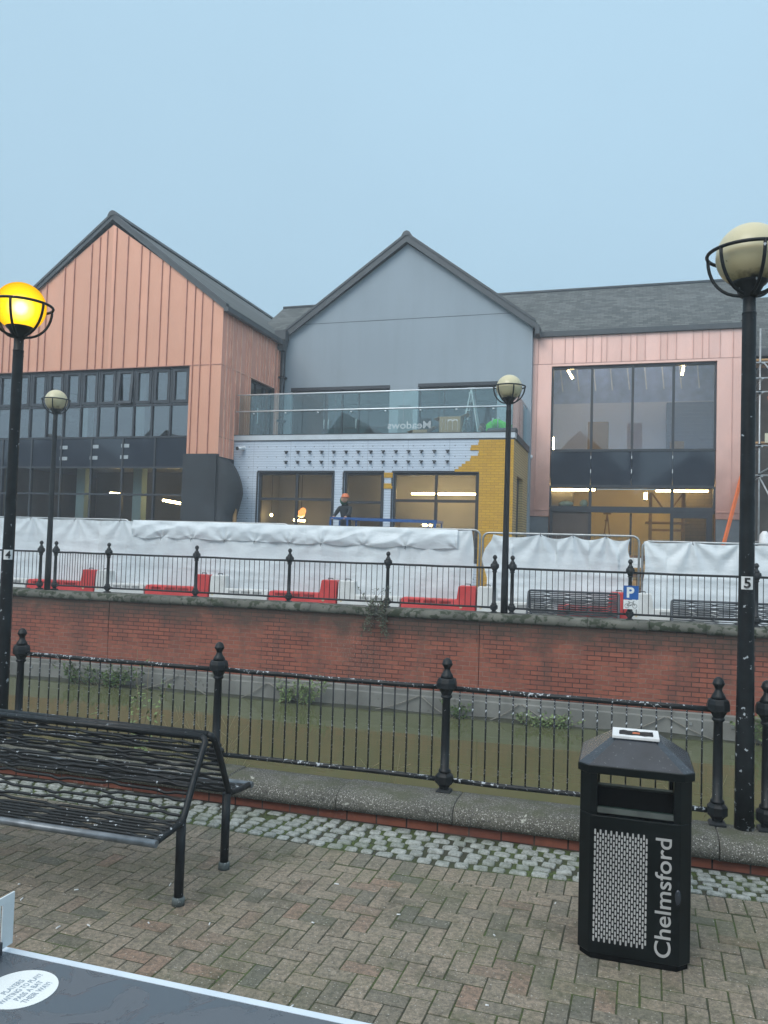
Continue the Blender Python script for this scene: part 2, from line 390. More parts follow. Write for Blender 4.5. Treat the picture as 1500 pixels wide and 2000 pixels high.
M['stem_brown'] = plain('brown_stem', (.09, .06, .045), .8)
M['rope'] = plain('grey_rope', (.20, .19, .165), .9, 0, .3, 40)
M['sign_blue'] = plain('sign_blue', (.012, .10, .36), .4, 0, .05, 5)
M['sign_white'] = plain('sign_white', (.75, .77, .78), .4, 0, .05, 5)
M['table'] = None
M['table_line'] = plain('table_line_white', (.62, .70, .78), .4, 0, .06, 8)
M['net_white'] = plain('net_white_steel', (.68, .74, .77), .4, 0, .06, 10, speck=(30, .72, (.5, .48, .45)))
M['sticker'] = plain('sticker_white', (.78, .82, .83), .4, 0, .03, 5)
M['sticker_ink'] = plain('sticker_ink_grey', (.30, .36, .42), .5)
M['red_brick_course'] = None
M['kerb_white'] = plain('white_flashing', (.7, .72, .73), .5)

def special_materials():
    # white debris sheeting, a little translucent
    t = NT('white_sheeting'); c = t.mixc(t.rng(t.noise(.8, 4), .35, .7), (.74, .795, .835), (.84, .88, .905))
    c = t.mixc(t.rng(t.noise(3.5, 5, .6, stretch=(1, 1, .5)), .56, .75, 0, .35), c, (.55, .57, .58))
    t.col(c); t.rough(.5); t.bump(t.math('ADD', t.noise(5, 4, .6, stretch=(.6, 1, 1.6)), t.math('MULTIPLY', t.noise(16, 3), .4)), .5, .03)
    tl = t.n('ShaderNodeBsdfTranslucent'); t.l(c, tl.inputs[0]); mx = t.n('ShaderNodeMixShader'); mx.inputs[0].default_value = .22
    t.l(t.b.outputs[0], mx.inputs[1]); t.l(tl.outputs[0], mx.inputs[2]); t.l(mx.outputs[0], t.o.inputs['Surface']); M['sheet'] = t.m
    # insulation boards with horizontal grooves, joints and fixings
    t = NT('white_carrier_boards'); v, sp = t.plane('X', 'Z')
    gz = t.math('FRACT', t.math('DIVIDE', sp.outputs['Z'], .075)); groove = t.rng(t.math('ABSOLUTE', t.math('SUBTRACT', gz, .5)), .36, .47)
    gx = t.math('FRACT', t.math('DIVIDE', sp.outputs['X'], 1.21)); jt = t.rng(t.math('ABSOLUTE', t.math('SUBTRACT', gx, .5)), .492, .498)
    gzz = t.math('FRACT', t.math('DIVIDE', sp.outputs['Z'], .62)); jz = t.rng(t.math('ABSOLUTE', t.math('SUBTRACT', gzz, .5)), .490, .497)
    dx = t.math('SUBTRACT', t.math('FRACT', t.math('DIVIDE', sp.outputs['X'], .303)), .5); dz = t.math('SUBTRACT', t.math('FRACT', t.math('DIVIDE', sp.outputs['Z'], .31)), .5)
    dd = t.math('SQRT', t.math('ADD', t.math('MULTIPLY', dx, dx), t.math('MULTIPLY', dz, dz))); dot = t.rng(dd, .075, .05)
    c = t.mixc(t.rng(t.noise(1.2, 3), .3, .7), (.49, .555, .64), (.56, .62, .70))
    c = t.mixc(t.math('MULTIPLY', groove, .8), c, (.24, .29, .37)); c = t.mixc(t.math('MULTIPLY', t.math('MAXIMUM', jt, jz), .6), c, (.2, .23, .28))
    c = t.mixc(t.math('MULTIPLY', dot, .75), c, (.12, .13, .15)); t.col(c); t.rough(.7); t.bump(t.math('SUBTRACT', 1.0, groove), .4, .006); M['boards'] = t.m
    # lit and unlit lamp globes
    t = NT('opal_globe_weathered'); sp = t.n('ShaderNodeSeparateXYZ'); t.l(t.obj, sp.inputs[0])
    c = t.mixc(t.rng(t.math('ADD', sp.outputs['Z'], t.math('MULTIPLY', t.noise(6, 4), .18)), 3.95, 3.60), (.58, .52, .34), (.43, .33, .16))
    c = t.mixc(t.rng(t.math('ADD', sp.outputs['Z'], t.math('MULTIPLY', t.noise(14, 5), .22)), 3.82, 3.75), c, (.03, .028, .02))
    c = t.mixc(t.rng(t.noise(13, 4, .65), .66, .72), c, (.10, .09, .05)); t.col(c); t.rough(.3); t.b.inputs['Subsurface Weight'].default_value = .0; M['globe'] = t.m
    t = NT('opal_globe_lit'); em = t.n('ShaderNodeEmission')          # diffuser glows most where it is nearest to the burner
    ds = t.n('ShaderNodeVectorMath', operation='DISTANCE'); t.l(t.obj, ds.inputs[0]); ds.inputs[1].default_value = (.075, -.085, 3.812)
    er = t.n('ShaderNodeValToRGB'); t.l(t.rng(ds.outputs['Value'], .10, .33), er.inputs[0]); E = er.color_ramp.elements
    E[0].position = 0; E[0].color = (1, .92, .60, 1); E[1].position = 1; E[1].color = (1, .33, .0, 1)
    for p, q in ((.05, (1, .80, .16)), (.16, (1, .64, .012)), (.55, (1, .50, .002))): x = E.new(p); x.color = (*q, 1)
    t.l(er.outputs[0], em.inputs[0]); t.l(t.rng(ds.outputs['Value'], .10, .22, 1.9, 1.05), em.inputs[1]); t.l(em.outputs[0], t.o.inputs['Surface']); M['globe_lit'] = t.m
    # brick pavers: colour per brick
    t = NT('paver_bricks'); isl = t.n('ShaderNodeNewGeometry').outputs['Random Per Island']
    cr = t.n('ShaderNodeValToRGB'); cr.color_ramp.interpolation = 'LINEAR'; t.l(isl, cr.inputs[0])
    E = cr.color_ramp.elements; E[0].position = 0; E[0].color = (.18, .17, .135, 1); E[1].position = 1; E[1].color = (.33, .225, .165, 1)
    for p, q in ((.2, (.345, .285, .215)), (.45, (.295, .25, .19)), (.65, (.36, .29, .22)), (.85, (.25, .22, .17))): x = E.new(p); x.color = (*q, 1)
    c = t.mixc(t.rng(t.noise(38, 5, .8), .40, .62), cr.outputs[0], t.mixc(.68, cr.outputs[0], (.04, .042, .034)))
    c = t.mixc(t.rng(t.noise(150, 2, .6), .56, .70, 0, .6), c, (.05, .05, .045)); c = t.mixc(t.rng(t.noise(11, 4, .7), .55, .70, 0, .45), c, (.06, .062, .04))
    c = t.mixc(t.rng(t.noise(3.0, 5, .65), .54, .72, 0, .7), c, (.05, .052, .036))
    c = t.mixc(t.rng(t.noise(1.2, 5, .65), .47, .66, 0, .5), c, (.075, .088, .038)); c = t.mixc(t.rng(t.noise(7, 5, .7), .54, .68, 0, .4), c, (.06, .075, .03))
    vo = t.n('ShaderNodeTexVoronoi'); vo.inputs['Scale'].default_value = 62; t.l(t.obj, vo.inputs['Vector'])
    pick = t.math('GREATER_THAN', t.noise(90, 1), .60); c = t.mixc(t.math('MULTIPLY', t.rng(vo.outputs['Distance'], .34, .22), pick), c, (.42, .40, .36))
    t.col(c); t.rough(t.rng(t.noise(6, 4), .3, .7, .5, .85)); t.bump(t.noise(90, 4, .75), .9, .005); M['paver'] = t.m
    t = NT('joint_soil_moss'); c = t.mixc(t.rng(t.noise(2.4, 5), .40, .58), (.042, .040, .028), (.065, .095, .024)); c = t.mixc(t.rng(t.noise(40, 3), .4, .7), c, (.03, .035, .016))
    t.col(c); t.rough(.95); t.bump(t.noise(120, 3), .8, .006); M['joint'] = t.m
    t = NT('granite_setts'); isl = t.n('ShaderNodeNewGeometry').outputs['Random Per Island']
    c = t.mixc(isl, (.30, .32, .30), (.42, .44, .42)); c = t.mixc(t.rng(t.noise(34, 5, .75), .42, .66, 0, .85), c, (.11, .12, .10))
    c = t.mixc(t.rng(t.noise(140, 2), .6, .7), c, (.45, .45, .44)); c = t.mixc(t.rng(t.noise(3, 4), .5, .7, 0, .5), c, (.12, .15, .09))
    t.col(c); t.rough(.7); t.bump(t.noise(45, 5, .7), 1.0, .010); M['sett'] = t.m
    # exposed-aggregate coping
    t = NT('aggregate_coping'); isl = t.n('ShaderNodeNewGeometry').outputs['Random Per Island']
    c = t.mixc(t.rng(t.noise(1.6, 5), .35, .7), (.065, .065, .058), (.13, .127, .11)); c = t.mixc(t.math('MULTIPLY', isl, .25), c, (.20, .18, .13))
    vo = t.n('ShaderNodeTexVoronoi'); vo.inputs['Scale'].default_value = 120; t.l(t.obj, vo.inputs['Vector'])
    wh = t.math('GREATER_THAN', t.noise(80, 1), .54); c = t.mixc(t.math('MULTIPLY', t.rng(vo.outputs['Distance'], .48, .28), wh), c, (.46, .45, .42))
    dk = t.math('LESS_THAN', t.noise(75, 2), .40); c = t.mixc(t.math('MULTIPLY', dk, .7), c, (.03, .03, .028))
    ge = t.n('ShaderNodeNewGeometry'); sn = t.n('ShaderNodeSeparateXYZ'); t.l(ge.outputs['Normal'], sn.inputs[0])
    moss = t.math('MULTIPLY', t.rng(sn.outputs['Z'], .75, .95), t.rng(t.noise(5, 5, .65), .44, .62)); c = t.mixc(t.math('MULTIPLY', moss, .75), c, (.07, .075, .04))
    c = t.mixc(t.rng(t.noise(9, 3), .70, .74), c, (.42, .42, .37)); t.col(c); t.rough(.9); t.bump(t.math('ADD', t.noise(80, 3), vo.outputs['Distance']), .6, .006); M['coping'] = t.m
    # river
    t = NT('river_water'); c = t.mixc(t.rng(t.noise(.35, 3), .35, .65), (.100, .108, .050), (.085, .098, .046)); t.col(c); t.rough(.06); t.b.inputs['IOR'].default_value = 1.33; t.b.inputs['Specular IOR Level'].default_value = .42
    t.bump(t.math('ADD', t.noise(1.4, 3, stretch=(.35, 1.3, 1)), t.math('MULTIPLY', t.noise(7, 2, stretch=(.5, 1.3, 1)), .12)), .20, .03); M['water'] = t.m
    # table tennis table: wet, matt grey-blue
    t = NT('table_top_grey_blue'); wet = t.rng(t.noise(5.5, 5, .6, dist=.8), .48, .53); c = t.mixc(wet, (.10, .115, .135), (.082, .096, .115)); rim = t.rng(t.math('ABSOLUTE', t.math('SUBTRACT', t.noise(5.5, 5, .6, dist=.8), .505)), .012, .004)
    c = t.mixc(t.math('MULTIPLY', rim, .25), c, (.04, .046, .056)); t.col(c); t.rough(t.rng(wet, 0, 1, .42, .10)); t.bump(wet, .25, .003); M['table'] = t.m
    # plain grey promenade paving
    M['paving'] = brick('promenade_paving', 'X', 'Y', (.20,.20,.19), (.17,.17,.165), (.09,.09,.085), .4, .2, .012, 0, None, .2)
    M['river_brick'] = brick('river_wall_brick', 'X', 'Z', (.35,.105,.064), (.25,.072,.046), (.29,.17,.125), .225, .0765, .014, 1.0, 1.45, .8)
    M['kerb_brick'] = brick('kerb_brick', 'X', 'Z', (.27,.085,.05), (.20,.062,.04), (.10,.08,.07), .225, .0765, .012, .6, None, .6)
    M['slat_wall'] = plain('brown_boarding', (.10, .085, .07), .8, 0, .3, 2)
    M['mud'] = plain('wet_mud_and_weed', (.028, .030, .018), .7, 0, .5, 9, bump=.6, bs=20)
    t = NT('letter_white_film'); t.col((.75, .80, .82)); tr = t.n('ShaderNodeBsdfTransparent'); mx = t.n('ShaderNodeMixShader'); mx.inputs[0].default_value = .5
    t.l(tr.outputs[0], mx.inputs[1]); t.l(t.b.outputs[0], mx.inputs[2]); t.l(mx.outputs[0], t.o.inputs['Surface']); M['film'] = t.m
special_materials()

# ================================================================== GROUND, RIVER
ZF = 0.40            # far promenade level
ZW = -0.80           # river level
def edge_y(x):       # where the cobbled strip meets the brick paving
    P = [(-9, 5.30), (-4, 5.20), (-2.86, 5.13), (-2.0, 5.07), (-1.1, 5.03), (-.33, 5.09), (.4, 5.18), (.9, 5.20), (6, 5.2)]
    for (a, b), (c, d) in zip(P, P[1:]):
        if x <= c: return b+(d-b)*max(0, (x-a))/(c-a)
    return 5.2
def chamfer_tile(mb, poly, z, th=.03, ch=.0028, m=0, tilt=(0, 0)):
    n = len(poly); cx = sum(p[0] for p in poly)/n; cy = sum(p[1] for p in poly)/n
    def ins(p, d):
        v = Vector((cx-p[0], cy-p[1])); L = v.length or 1; v = v/L; return (p[0]+v.x*d, p[1]+v.y*d)
    zz = lambda p: z+(p[0]-cx)*tilt[0]+(p[1]-cy)*tilt[1]
    lo = [(p[0], p[1], z-th) for p in poly]; mid = [(p[0], p[1], zz(p)-ch) for p in poly]; top = [(*ins(p, ch*1.6), zz(p)) for p in poly]
    vs = lo+mid+top; fs = []
    for i in range(n):
        j = (i+1) % n; fs += [(i, j, n+j, n+i), (n+i, n+j, 2*n+j, 2*n+i)]
    fs.append(tuple(range(2*n, 3*n))); mb.add(vs, fs, m)

def clip_y(poly, a, b):          # keep y <= a + b*x
    res = []
    for i, p in enumerate(poly):
        q = poly[(i+1) % len(poly)]; dp = p[1]-a-b*p[0]; dq = q[1]-a-b*q[0]
        if dp <= 0: res.append(p)
        if (dp < 0) != (dq < 0):
            t = dp/(dp-dq); res.append((p[0]+(q[0]-p[0])*t, p[1]+(q[1]-p[1])*t))
    return res
g = MB(); g.quad((-60,-60,-.0030), (60,-60,-.0030), (60,5.66,-.0030), (-60,5.66,-.0030)); struct(g.build('ground', M['joint']))
mb = MB(); a = .0965; gap = .0036
ang = R(-1.5); ca, sa = math.cos(ang), math.sin(ang)
for i in range(-100, 80):
    for j in range(-32, 64):
        if (i-j) % 4 == 0: rect = (i*a, j*a, (i+2)*a, (j+1)*a)          # lies along X
        elif (i-j) % 4 == 3: rect = (i*a, j*a, (i+1)*a, (j+2)*a)        # lies along Y   (90 degree herringbone)
        else: continue
        x0, y0, x1, y1 = rect
        jx, jy = random.uniform(-.0012, .0012), random.uniform(-.0012, .0012)
        P = [(x0+gap+jx, y0+gap+jy), (x1-gap+jx, y0+gap+jy), (x1-gap+jx, y1-gap+jy), (x0+gap+jx, y1-gap+jy)]
        P = [(x*ca-y*sa, x*sa+y*ca+.35) for x, y in P]
        cx = (P[0][0]+P[2][0])/2; cy = (P[0][1]+P[2][1])/2
        if cy > 5.3 or cx < -9.2 or cx > 6.5 or cy < -1.5: continue
        e0 = edge_y(cx)-.208; sl = (edge_y(cx+.1)-edge_y(cx-.1))/.2
        P = clip_y(P, e0-sl*cx, sl)
        if len(P) < 3: continue
        xs = [p[0] for p in P]; ys = [p[1] for p in P]
        if max(ys)-min(ys) < .02: continue
        chamfer_tile(mb, P, max(-.0006, random.gauss(0, .0010)), m=0, tilt=(random.gauss(0, .006), random.gauss(0, .006)))
x = -9.0
while x < 6.4:                                                        # soldier course along the cobbles
    wd = random.uniform(.098, .104)
    P = [(x+gap, edge_y(x)-.203), (x+wd-gap, edge_y(x+wd)-.203), (x+wd-gap, edge_y(x+wd)-.002), (x+gap, edge_y(x)-.002)]
    chamfer_tile(mb, P, max(0, random.gauss(.001, .0012)), tilt=(random.gauss(0, .006), random.gauss(0, .006))); x += wd
struct(mb.build('brick_paving', M['paver']))
mb = MB(); rows = 6
for rI in range(rows):
    x = -9.0+random.uniform(0, .1)
    while x < 6.4:
        wd = random.uniform(.098, .138); y0 = edge_y(x+wd/2)+.006; y1 = 5.60; ph = (y1-y0)/rows
        cy = y0+ph*(rI+.5); cx = x+wd/2; hw = wd/2-.012; hd = ph/2-.0095
        pts = []
        for k in range(12):
            t = 2*math.pi*k/12; c, s = math.cos(t), math.sin(t)
            pts.append((math.copysign(abs(c)**.33, c)*hw*random.uniform(.93, 1.05), math.copysign(abs(s)**.33, s)*hd*random.uniform(.90, 1.06)))
        rot = random.gauss(0, .06); zz = random.uniform(-.003, .004); vs = []
        for f, z in ((1.0, -.03), (1.0, -.002), (.955, .004), (.84, .0075), (.45, .0085)):
            for (px, py) in pts:
                qx = px*math.cos(rot)-py*math.sin(rot); qy = px*math.sin(rot)+py*math.cos(rot)
                vs.append((cx+qx*f, cy+qy*f, z+zz+random.uniform(-.0015, .0015)*(z > 0)))
        fs = [(L*12+k, L*12+(k+1) % 12, (L+1)*12+(k+1) % 12, (L+1)*12+k) for L in range(4) for k in range(12)]
        fs.append(tuple(48+k for k in range(12)))
        if random.random() > .012: mb.add(vs, fs, 0, True)
        x += wd+random.uniform(.0, .008)
struct(mb.build('cobbled_strip', M['sett']))
# low moss and grass tufts in the joints of the cobbles
mb = MB()
for k in range(5200):
    x = random.uniform(-5.5, 3.2); y = random.uniform(edge_y(x)-.02, 5.6)
    if noise.noise(Vector((x*1.3, y*2.0, 3))) < .02: continue
    t = random.uniform(0, 6.28); h = random.uniform(.001, .008); dx, dy = math.cos(t)*.006, math.sin(t)*.006
    mb.add([(x-dx, y-dy, -.0030), (x+dx, y+dy, -.0030), (x+dy*.8, y-dx*.8, h)], [(0, 1, 2)], 0)
struct(mb.build('moss', M['leaf'] if False else plain('bright_moss', (.09, .14, .03), .9, 0, .4, 20)), 'stuff')

wb = MB(); wb.quad((-70,5.8,ZW), (70,5.8,ZW), (70,13.6,ZW), (-70,13.6,ZW)); struct(wb.build('water', M['water']))
g = MB(); g.quad((-150,13.5,ZF), (150,13.5,ZF), (150,400,ZF), (-150,400,ZF)); struct(g.build('promenade', M['paving']))
# mud and weed shelf at the foot of the far wall
mb = MB()
def mudf(u, v):
    x = -24+u*40; h = noise.noise(Vector((x*.8, 0, 0)))*.5+.5; h2 = noise.noise(Vector((x*3.1, 4, 0)))
    return (x, 13.34-v*(.10+.22*h+.06*h2), ZW+.07*(1-v)*(h+.3)-(.05*v))
mb.grid(mudf, 400, 4); struct(mb.build('mud_bank', M['mud']))

# near retaining wall with rounded coping
kw = thing('river_kerb_wall', 'low near kerb wall with rounded speckled grey coping under the black railing', 'kerb wall', (0, 5.6, 0))
prof = [(5.625,.062), (5.575,.078), (5.552,.105), (5.548,.135), (5.560,.168), (5.585,.192), (5.62,.207), (5.68,.214), (5.80,.213), (5.925,.207), (5.955,.185), (5.96,.062)]
mb = MB(); x = -14.0
while x < 11:
    L = random.choice((.62, .86, .90, .90)); dy = random.gauss(0, .004); dz = random.gauss(0, .003)
    n = len(prof); vs = [(xx, y+dy, z+dz) for xx in (x+.003, x+.010, x+L-.010, x+L-.003) for y, z in [((p[0]+(5.75-p[0])*(.012 if xx in (x+.003, x+L-.003) else 0)), p[1]-(.004 if xx in (x+.003, x+L-.003) else 0)) for p in prof]]
    fs = [(q*n+i, q*n+(i+1) % n, (q+1)*n+(i+1) % n, (q+1)*n+i) for q in range(3) for i in range(n)]
    fs += [tuple(range(n-1, -1, -1)), tuple(range(3*n, 4*n))]; mb.add(vs, fs, 0, True); x += L
mb.build('coping', M['coping'], kw)
mb = MB(); mb.box(-14, 11, 5.618, 5.94, -.03, .066); mb.build('brick_course', M['kerb_brick'], kw)
mb = MB(); mb.box(-14, 11, 5.75, 5.945, -1.4, -.031); mb.build('river_face', M['concrete'], kw)

# far river wall
fwl = thing('river_wall', 'red brick river wall with mossy stone coping across the water', 'river wall', (0, 13.4, ZW))
mb = MB()
jts = [-26, -17.9, -9.55, -2.32, 4.2, 14]
for a, b in zip(jts, jts[1:]): mb.box(a+.006, b-.006, 13.40, 13.9, -.44, .79)
mb.build('brick_face', M['river_brick'], fwl)
mb = MB(); mb.prism_x([(13.30,-1.3), (13.30,-.52), (13.335,-.50), (13.335,-.435), (13.36,-.42), (13.5,-.42), (13.5,-1.3)], -26, 14); mb.build('concrete_ledge', M['concrete'], fwl)
mb = MB(); x = -26
while x < 14:
    L = random.uniform(.8, 1.1); dz = random.gauss(0, .006)
    vs = []
    pr = [(13.37,.79), (13.335,.81), (13.33,.86), (13.345,.905), (13.38,.93), (13.6,.935), (13.75,.935), (13.75,.79)]
    mb.prism_x([(y+random.gauss(0,.004), z+dz) for y, z in pr], x+.004, x+L-.004, 0, True); x += L
mb.build('coping', M['coping_far'], fwl)
mb = MB()
for xb in (-11.2, -8.2, -5.3, -1.3, -.4, 1.0, 1.6): mb.box(xb-.02, xb+.02, 13.285, 13.30, -.60, -.56)
mb.build('wall_bolts', M['steel'], fwl)

# ================================================================== RAILINGS
def post_parts(root, X, Y, mats, s=1.0):
    Z = root.location.z
    mb = MB(); c = (X, Y, Z); q = R(45)
    mb.lathe([(.075,0), (.075,.018), (.055,.03)], c, 4, rot=q, smooth=False)
    mb.lathe([(.034,.03), (.037,.045), (.052,.062), (.068,.075), (.068,.125), (.052,.142), (.040,.15)], c, 8, rot=R(22.5), smooth=False)
    mb.lathe([(.044,.15), (.046,.158), (.044,.168), (.033,.175), (.032,.40), (.029,.685), (.034,.69), (.042,.698), (.042,.708), (.034,.715)], c, 14)
    mb.lathe([(.036,.715), (.046,.735), (.058,.755), (.075,.765), (.075,.805), (.068,.83), (.060,.838)], c, 8, rot=R(22.5), smooth=False)
    mb.lathe([(.050,.838), (.043,.86), (.027,.885), (.022,.90), (.021,.91)], c, 14)
    p = mb.build('post', mats['post'], root)
    mb = MB(); mb.lathe([(.024,.905), (.026,.915), (.036,.93), (.040,.938), (.040,.944), (.036,.95), (.033,.962), (.022,.977), (.008,.985)], c, 16)
    mb.build('finial', mats['post'], p)
    return p
def railing(label, xs, Y, Z, nb, mats, group, ext=None):
    root = thing('railing', label, 'railing', (xs[0], Y, Z), group)
    p0 = post_parts(root, xs[0], Y, mats); f0 = kids(p0)[0]
    for X in xs[1:]:
        p = copy_part(p0, root, X-xs[0]); f = f0.copy(); COL.objects.link(f); f.parent = p
    for a, b in zip(xs, xs[1:]):
        mb = MB(); pts = [(a+.05+(b-a-.1)*k/6, Y+random.gauss(0,.0015), Z+.765+random.gauss(0,.0015)-.003*math.sin(math.pi*k/6)) for k in range(7)]
        mb.tube(pts, .019, 10); tr = mb.build('top_rail', mats['rail'], root)
        mb = MB(); pts = [(a+.05+(b-a-.1)*k/6, Y+random.gauss(0,.0015), Z+.095+random.gauss(0,.0015)) for k in range(7)]
        mb.tube(pts, .018, 10); mb.build('bottom_rail', mats['rail'], root)
        bb = None
        for k in range(nb):
            X = a+.10+(b-a-.20)*k/(nb-1)
            if bb is None:
                mb = MB(); mb.tube([(X, Y, Z+.10), (X, Y, Z+.43), (X, Y, Z+.76)], .0062, 6); bb = mb.build('bar', mats['bar'], tr); X0b = X
            else: copy_part(bb, tr, X-X0b)
    return root
near = dict(post=M['iron'], rail=M['iron_flaky'], bar=M['iron_bar']); far = dict(post=M['iron_far'], rail=M['iron_far'], bar=M['iron_far'])
NG = 'black iron railings on the near river bank'; FG = 'black iron railings along the far promenade'
railing('chipped black iron railing on near kerb between the two big lamp posts', [-5.06, -3.13, -1.25, .615], 5.87, .205, 18, near, NG)
railing('chipped black iron railing right of the lamp post marked 5', [.915, 2.8, 4.7], 5.87, .205, 18, near, NG)
railing('near black railing left of the lit amber lamp', [-9.2, -7.3, -5.42], 5.87, .205, 18, near, NG)
railing('long black railing on far coping between the two far lamp posts', [-11.0, -9.76, -7.81, -5.89, -4.01, -2.12], 13.6, .93, 18, far, FG)
railing('black railing on far coping in front of the benches and parking sign', [-1.82, .08, 1.95, 3.85], 13.6, .93, 19, far, FG)
railing('black railing on far coping at left edge behind lamp post 4', [-15.2, -13.3, -11.36], 13.6, .93, 19, far, FG)

# ================================================================== LAMP POSTS
def lamp(name, label, X, Y, Z, lit=False, num=None, group='globe lamp posts by the river', post=None):
    root = thing(name, label, 'lamp post', (X, Y, Z), group); c = (X, Y, Z); post = post or M['post']
    mb = MB(); mb.lathe([(.062,-.01), (.060,.5), (.052,1.3), (.047,2.2), (.045,3.44), (.0455,3.445), (.042,3.45), (.042,3.575)], c, 20); mb.build('pole', post, root)
    mb = MB(); mb.lathe([(.045,3.44), (.047,3.443), (.047,3.452), (.0425,3.458)], c, 20)
    for a in range(3): mb.lathe([(.006,0), (.006,.008)], (X+.043*math.cos(a*2.1-1.2), Y+.043*math.sin(a*2.1-1.2), Z+3.40), 6)
    mb.build('collar', post, root)
    mb = MB(); mb.lathe([(.044,3.555), (.062,3.575), (.072,3.60), (.088,3.630), (.108,3.648), (.120,3.662), (.118,3.665)], c, 24); mb.build('lamp_base', post, root)
    mb = MB(); rad = .218
    mb.lathe([(max(.001, rad*math.sin(math.pi*i/20)), 3.845-rad*math.cos(math.pi*i/20)) for i in range(3, 21)], c, 36)
    gl = mb.build('globe', M['globe_lit'] if lit else M['globe'], root)
    mb = MB(); rr_ = .272; zr = 3.858
    mb.tube([(X+rr_*math.cos(2*math.pi*k/40), Y+rr_*math.sin(2*math.pi*k/40), Z+zr) for k in range(40)], .0125, 8, closed=True); mb.build('ring', post, root)
    mb = MB()
    for q in range(6):
        a = R(q*60+ (222 if X > 0 else 234))
        pts = []
        for k in range(11):
            t = k/10; ph = t*math.pi/2; r_ = .272*math.cos(ph)**.85 if k < 10 else .05; r_ = max(r_, .05); z_ = zr-.285*math.sin(ph)
            pts.append((X+r_*math.cos(a), Y+r_*math.sin(a), Z+z_))
        mb.tube(pts, .0115, 8)
    mb.build('cage_rib', post, root)
    if num:
        ang = math.atan2(-Y, -X)+ (.10 if X > 0 else -.02); dr = Vector((math.cos(ang), math.sin(ang), 0)); sd_ = Vector((-dr.y, dr.x, 0)); zc = Z+1.625
        ct = Vector((X, Y, zc))+dr*.0505; hw, hh = .037, .043; mb = MB()
        nn = 6
        for k in range(nn):                                            # thin plate curved round the pole
            t0, t1 = (k/nn-.5)*1.55, ((k+1)/nn-.5)*1.55
            pt = lambda t, z, r: (X+r*math.cos(ang+t), Y+r*math.sin(ang+t), z)
            mb.quad(pt(t0, zc-hh,   .0515), pt(t1, zc-hh,   .0515), pt(t1, zc+hh,   .0515), pt(t0, zc+hh,   .0515))
        pl = mb.build('number_plate', M['white_plate'], root)
        mb = MB(); text_mesh(mb, num, (0, 0, 0), (1, 0, 0), (0, 0, 1), .094, bold=.0022, fit=.040)
        mb.v = [(X+.0572*math.cos(ang+(vx-.020)/.0528), Y+.0572*math.sin(ang+(vx-.020)/.0528), zc-.031+vz) for vx, vy, vz in mb.v]
        mb.build('number', M['black_print'], pl)
    return root
lamp('street_lamp', 'near globe lamp marked 4 glowing amber at left', -5.235, 5.85, .205, True, '4')
lamp('street_lamp', 'near globe lamp marked 5 with dirty yellowed unlit globe', .778, 5.85, .205, False, '5')
lamp('street_lamp', 'far unlit globe lamp in front of the yellow brick corner', -1.945, 13.6, .93, post=M['iron_far'])
lamp('street_lamp', 'far unlit globe lamp in front of the copper building glazing', -11.17, 13.6, .93, post=M['iron_far'])

# ================================================================== BENCHES
def wave_bars(mb, pts, x0, x1, r, pitch, ph=0.0):
    """pts: list of (point(y,z), direction along the panel) rows; adjacent rows meet at alternating nodes"""
    for i, (y, z, dy, dz, sp) in enumerate(pts):
        path = []; x = x0; nk = 0
        xs = []; k0 = math.floor((x0-ph)/pitch)-1
        nodes = [ph+pitch*k for k in range(k0, k0+int((x1-x0)/pitch)+4)]
        N = 64
        for s in range(N+1):
            xx = x0+(x1-x0)*s/N; d = 0
            for k, xn in enumerate(nodes):
                u = abs(xx-xn)/(pitch*.19)
                if u < 1:
                    wgt = .5+.5*math.cos(math.pi*u); d += (1 if (i+k) % 2 == 0 else -1)*(sp/2-r)*wgt
            edge = min(1, (xx-x0)/.05, (x1-xx)/.05); d *= max(0, edge)
            path.append((xx, y+dy*d, z+dz*d))
        mb.tube(path, r, 6)
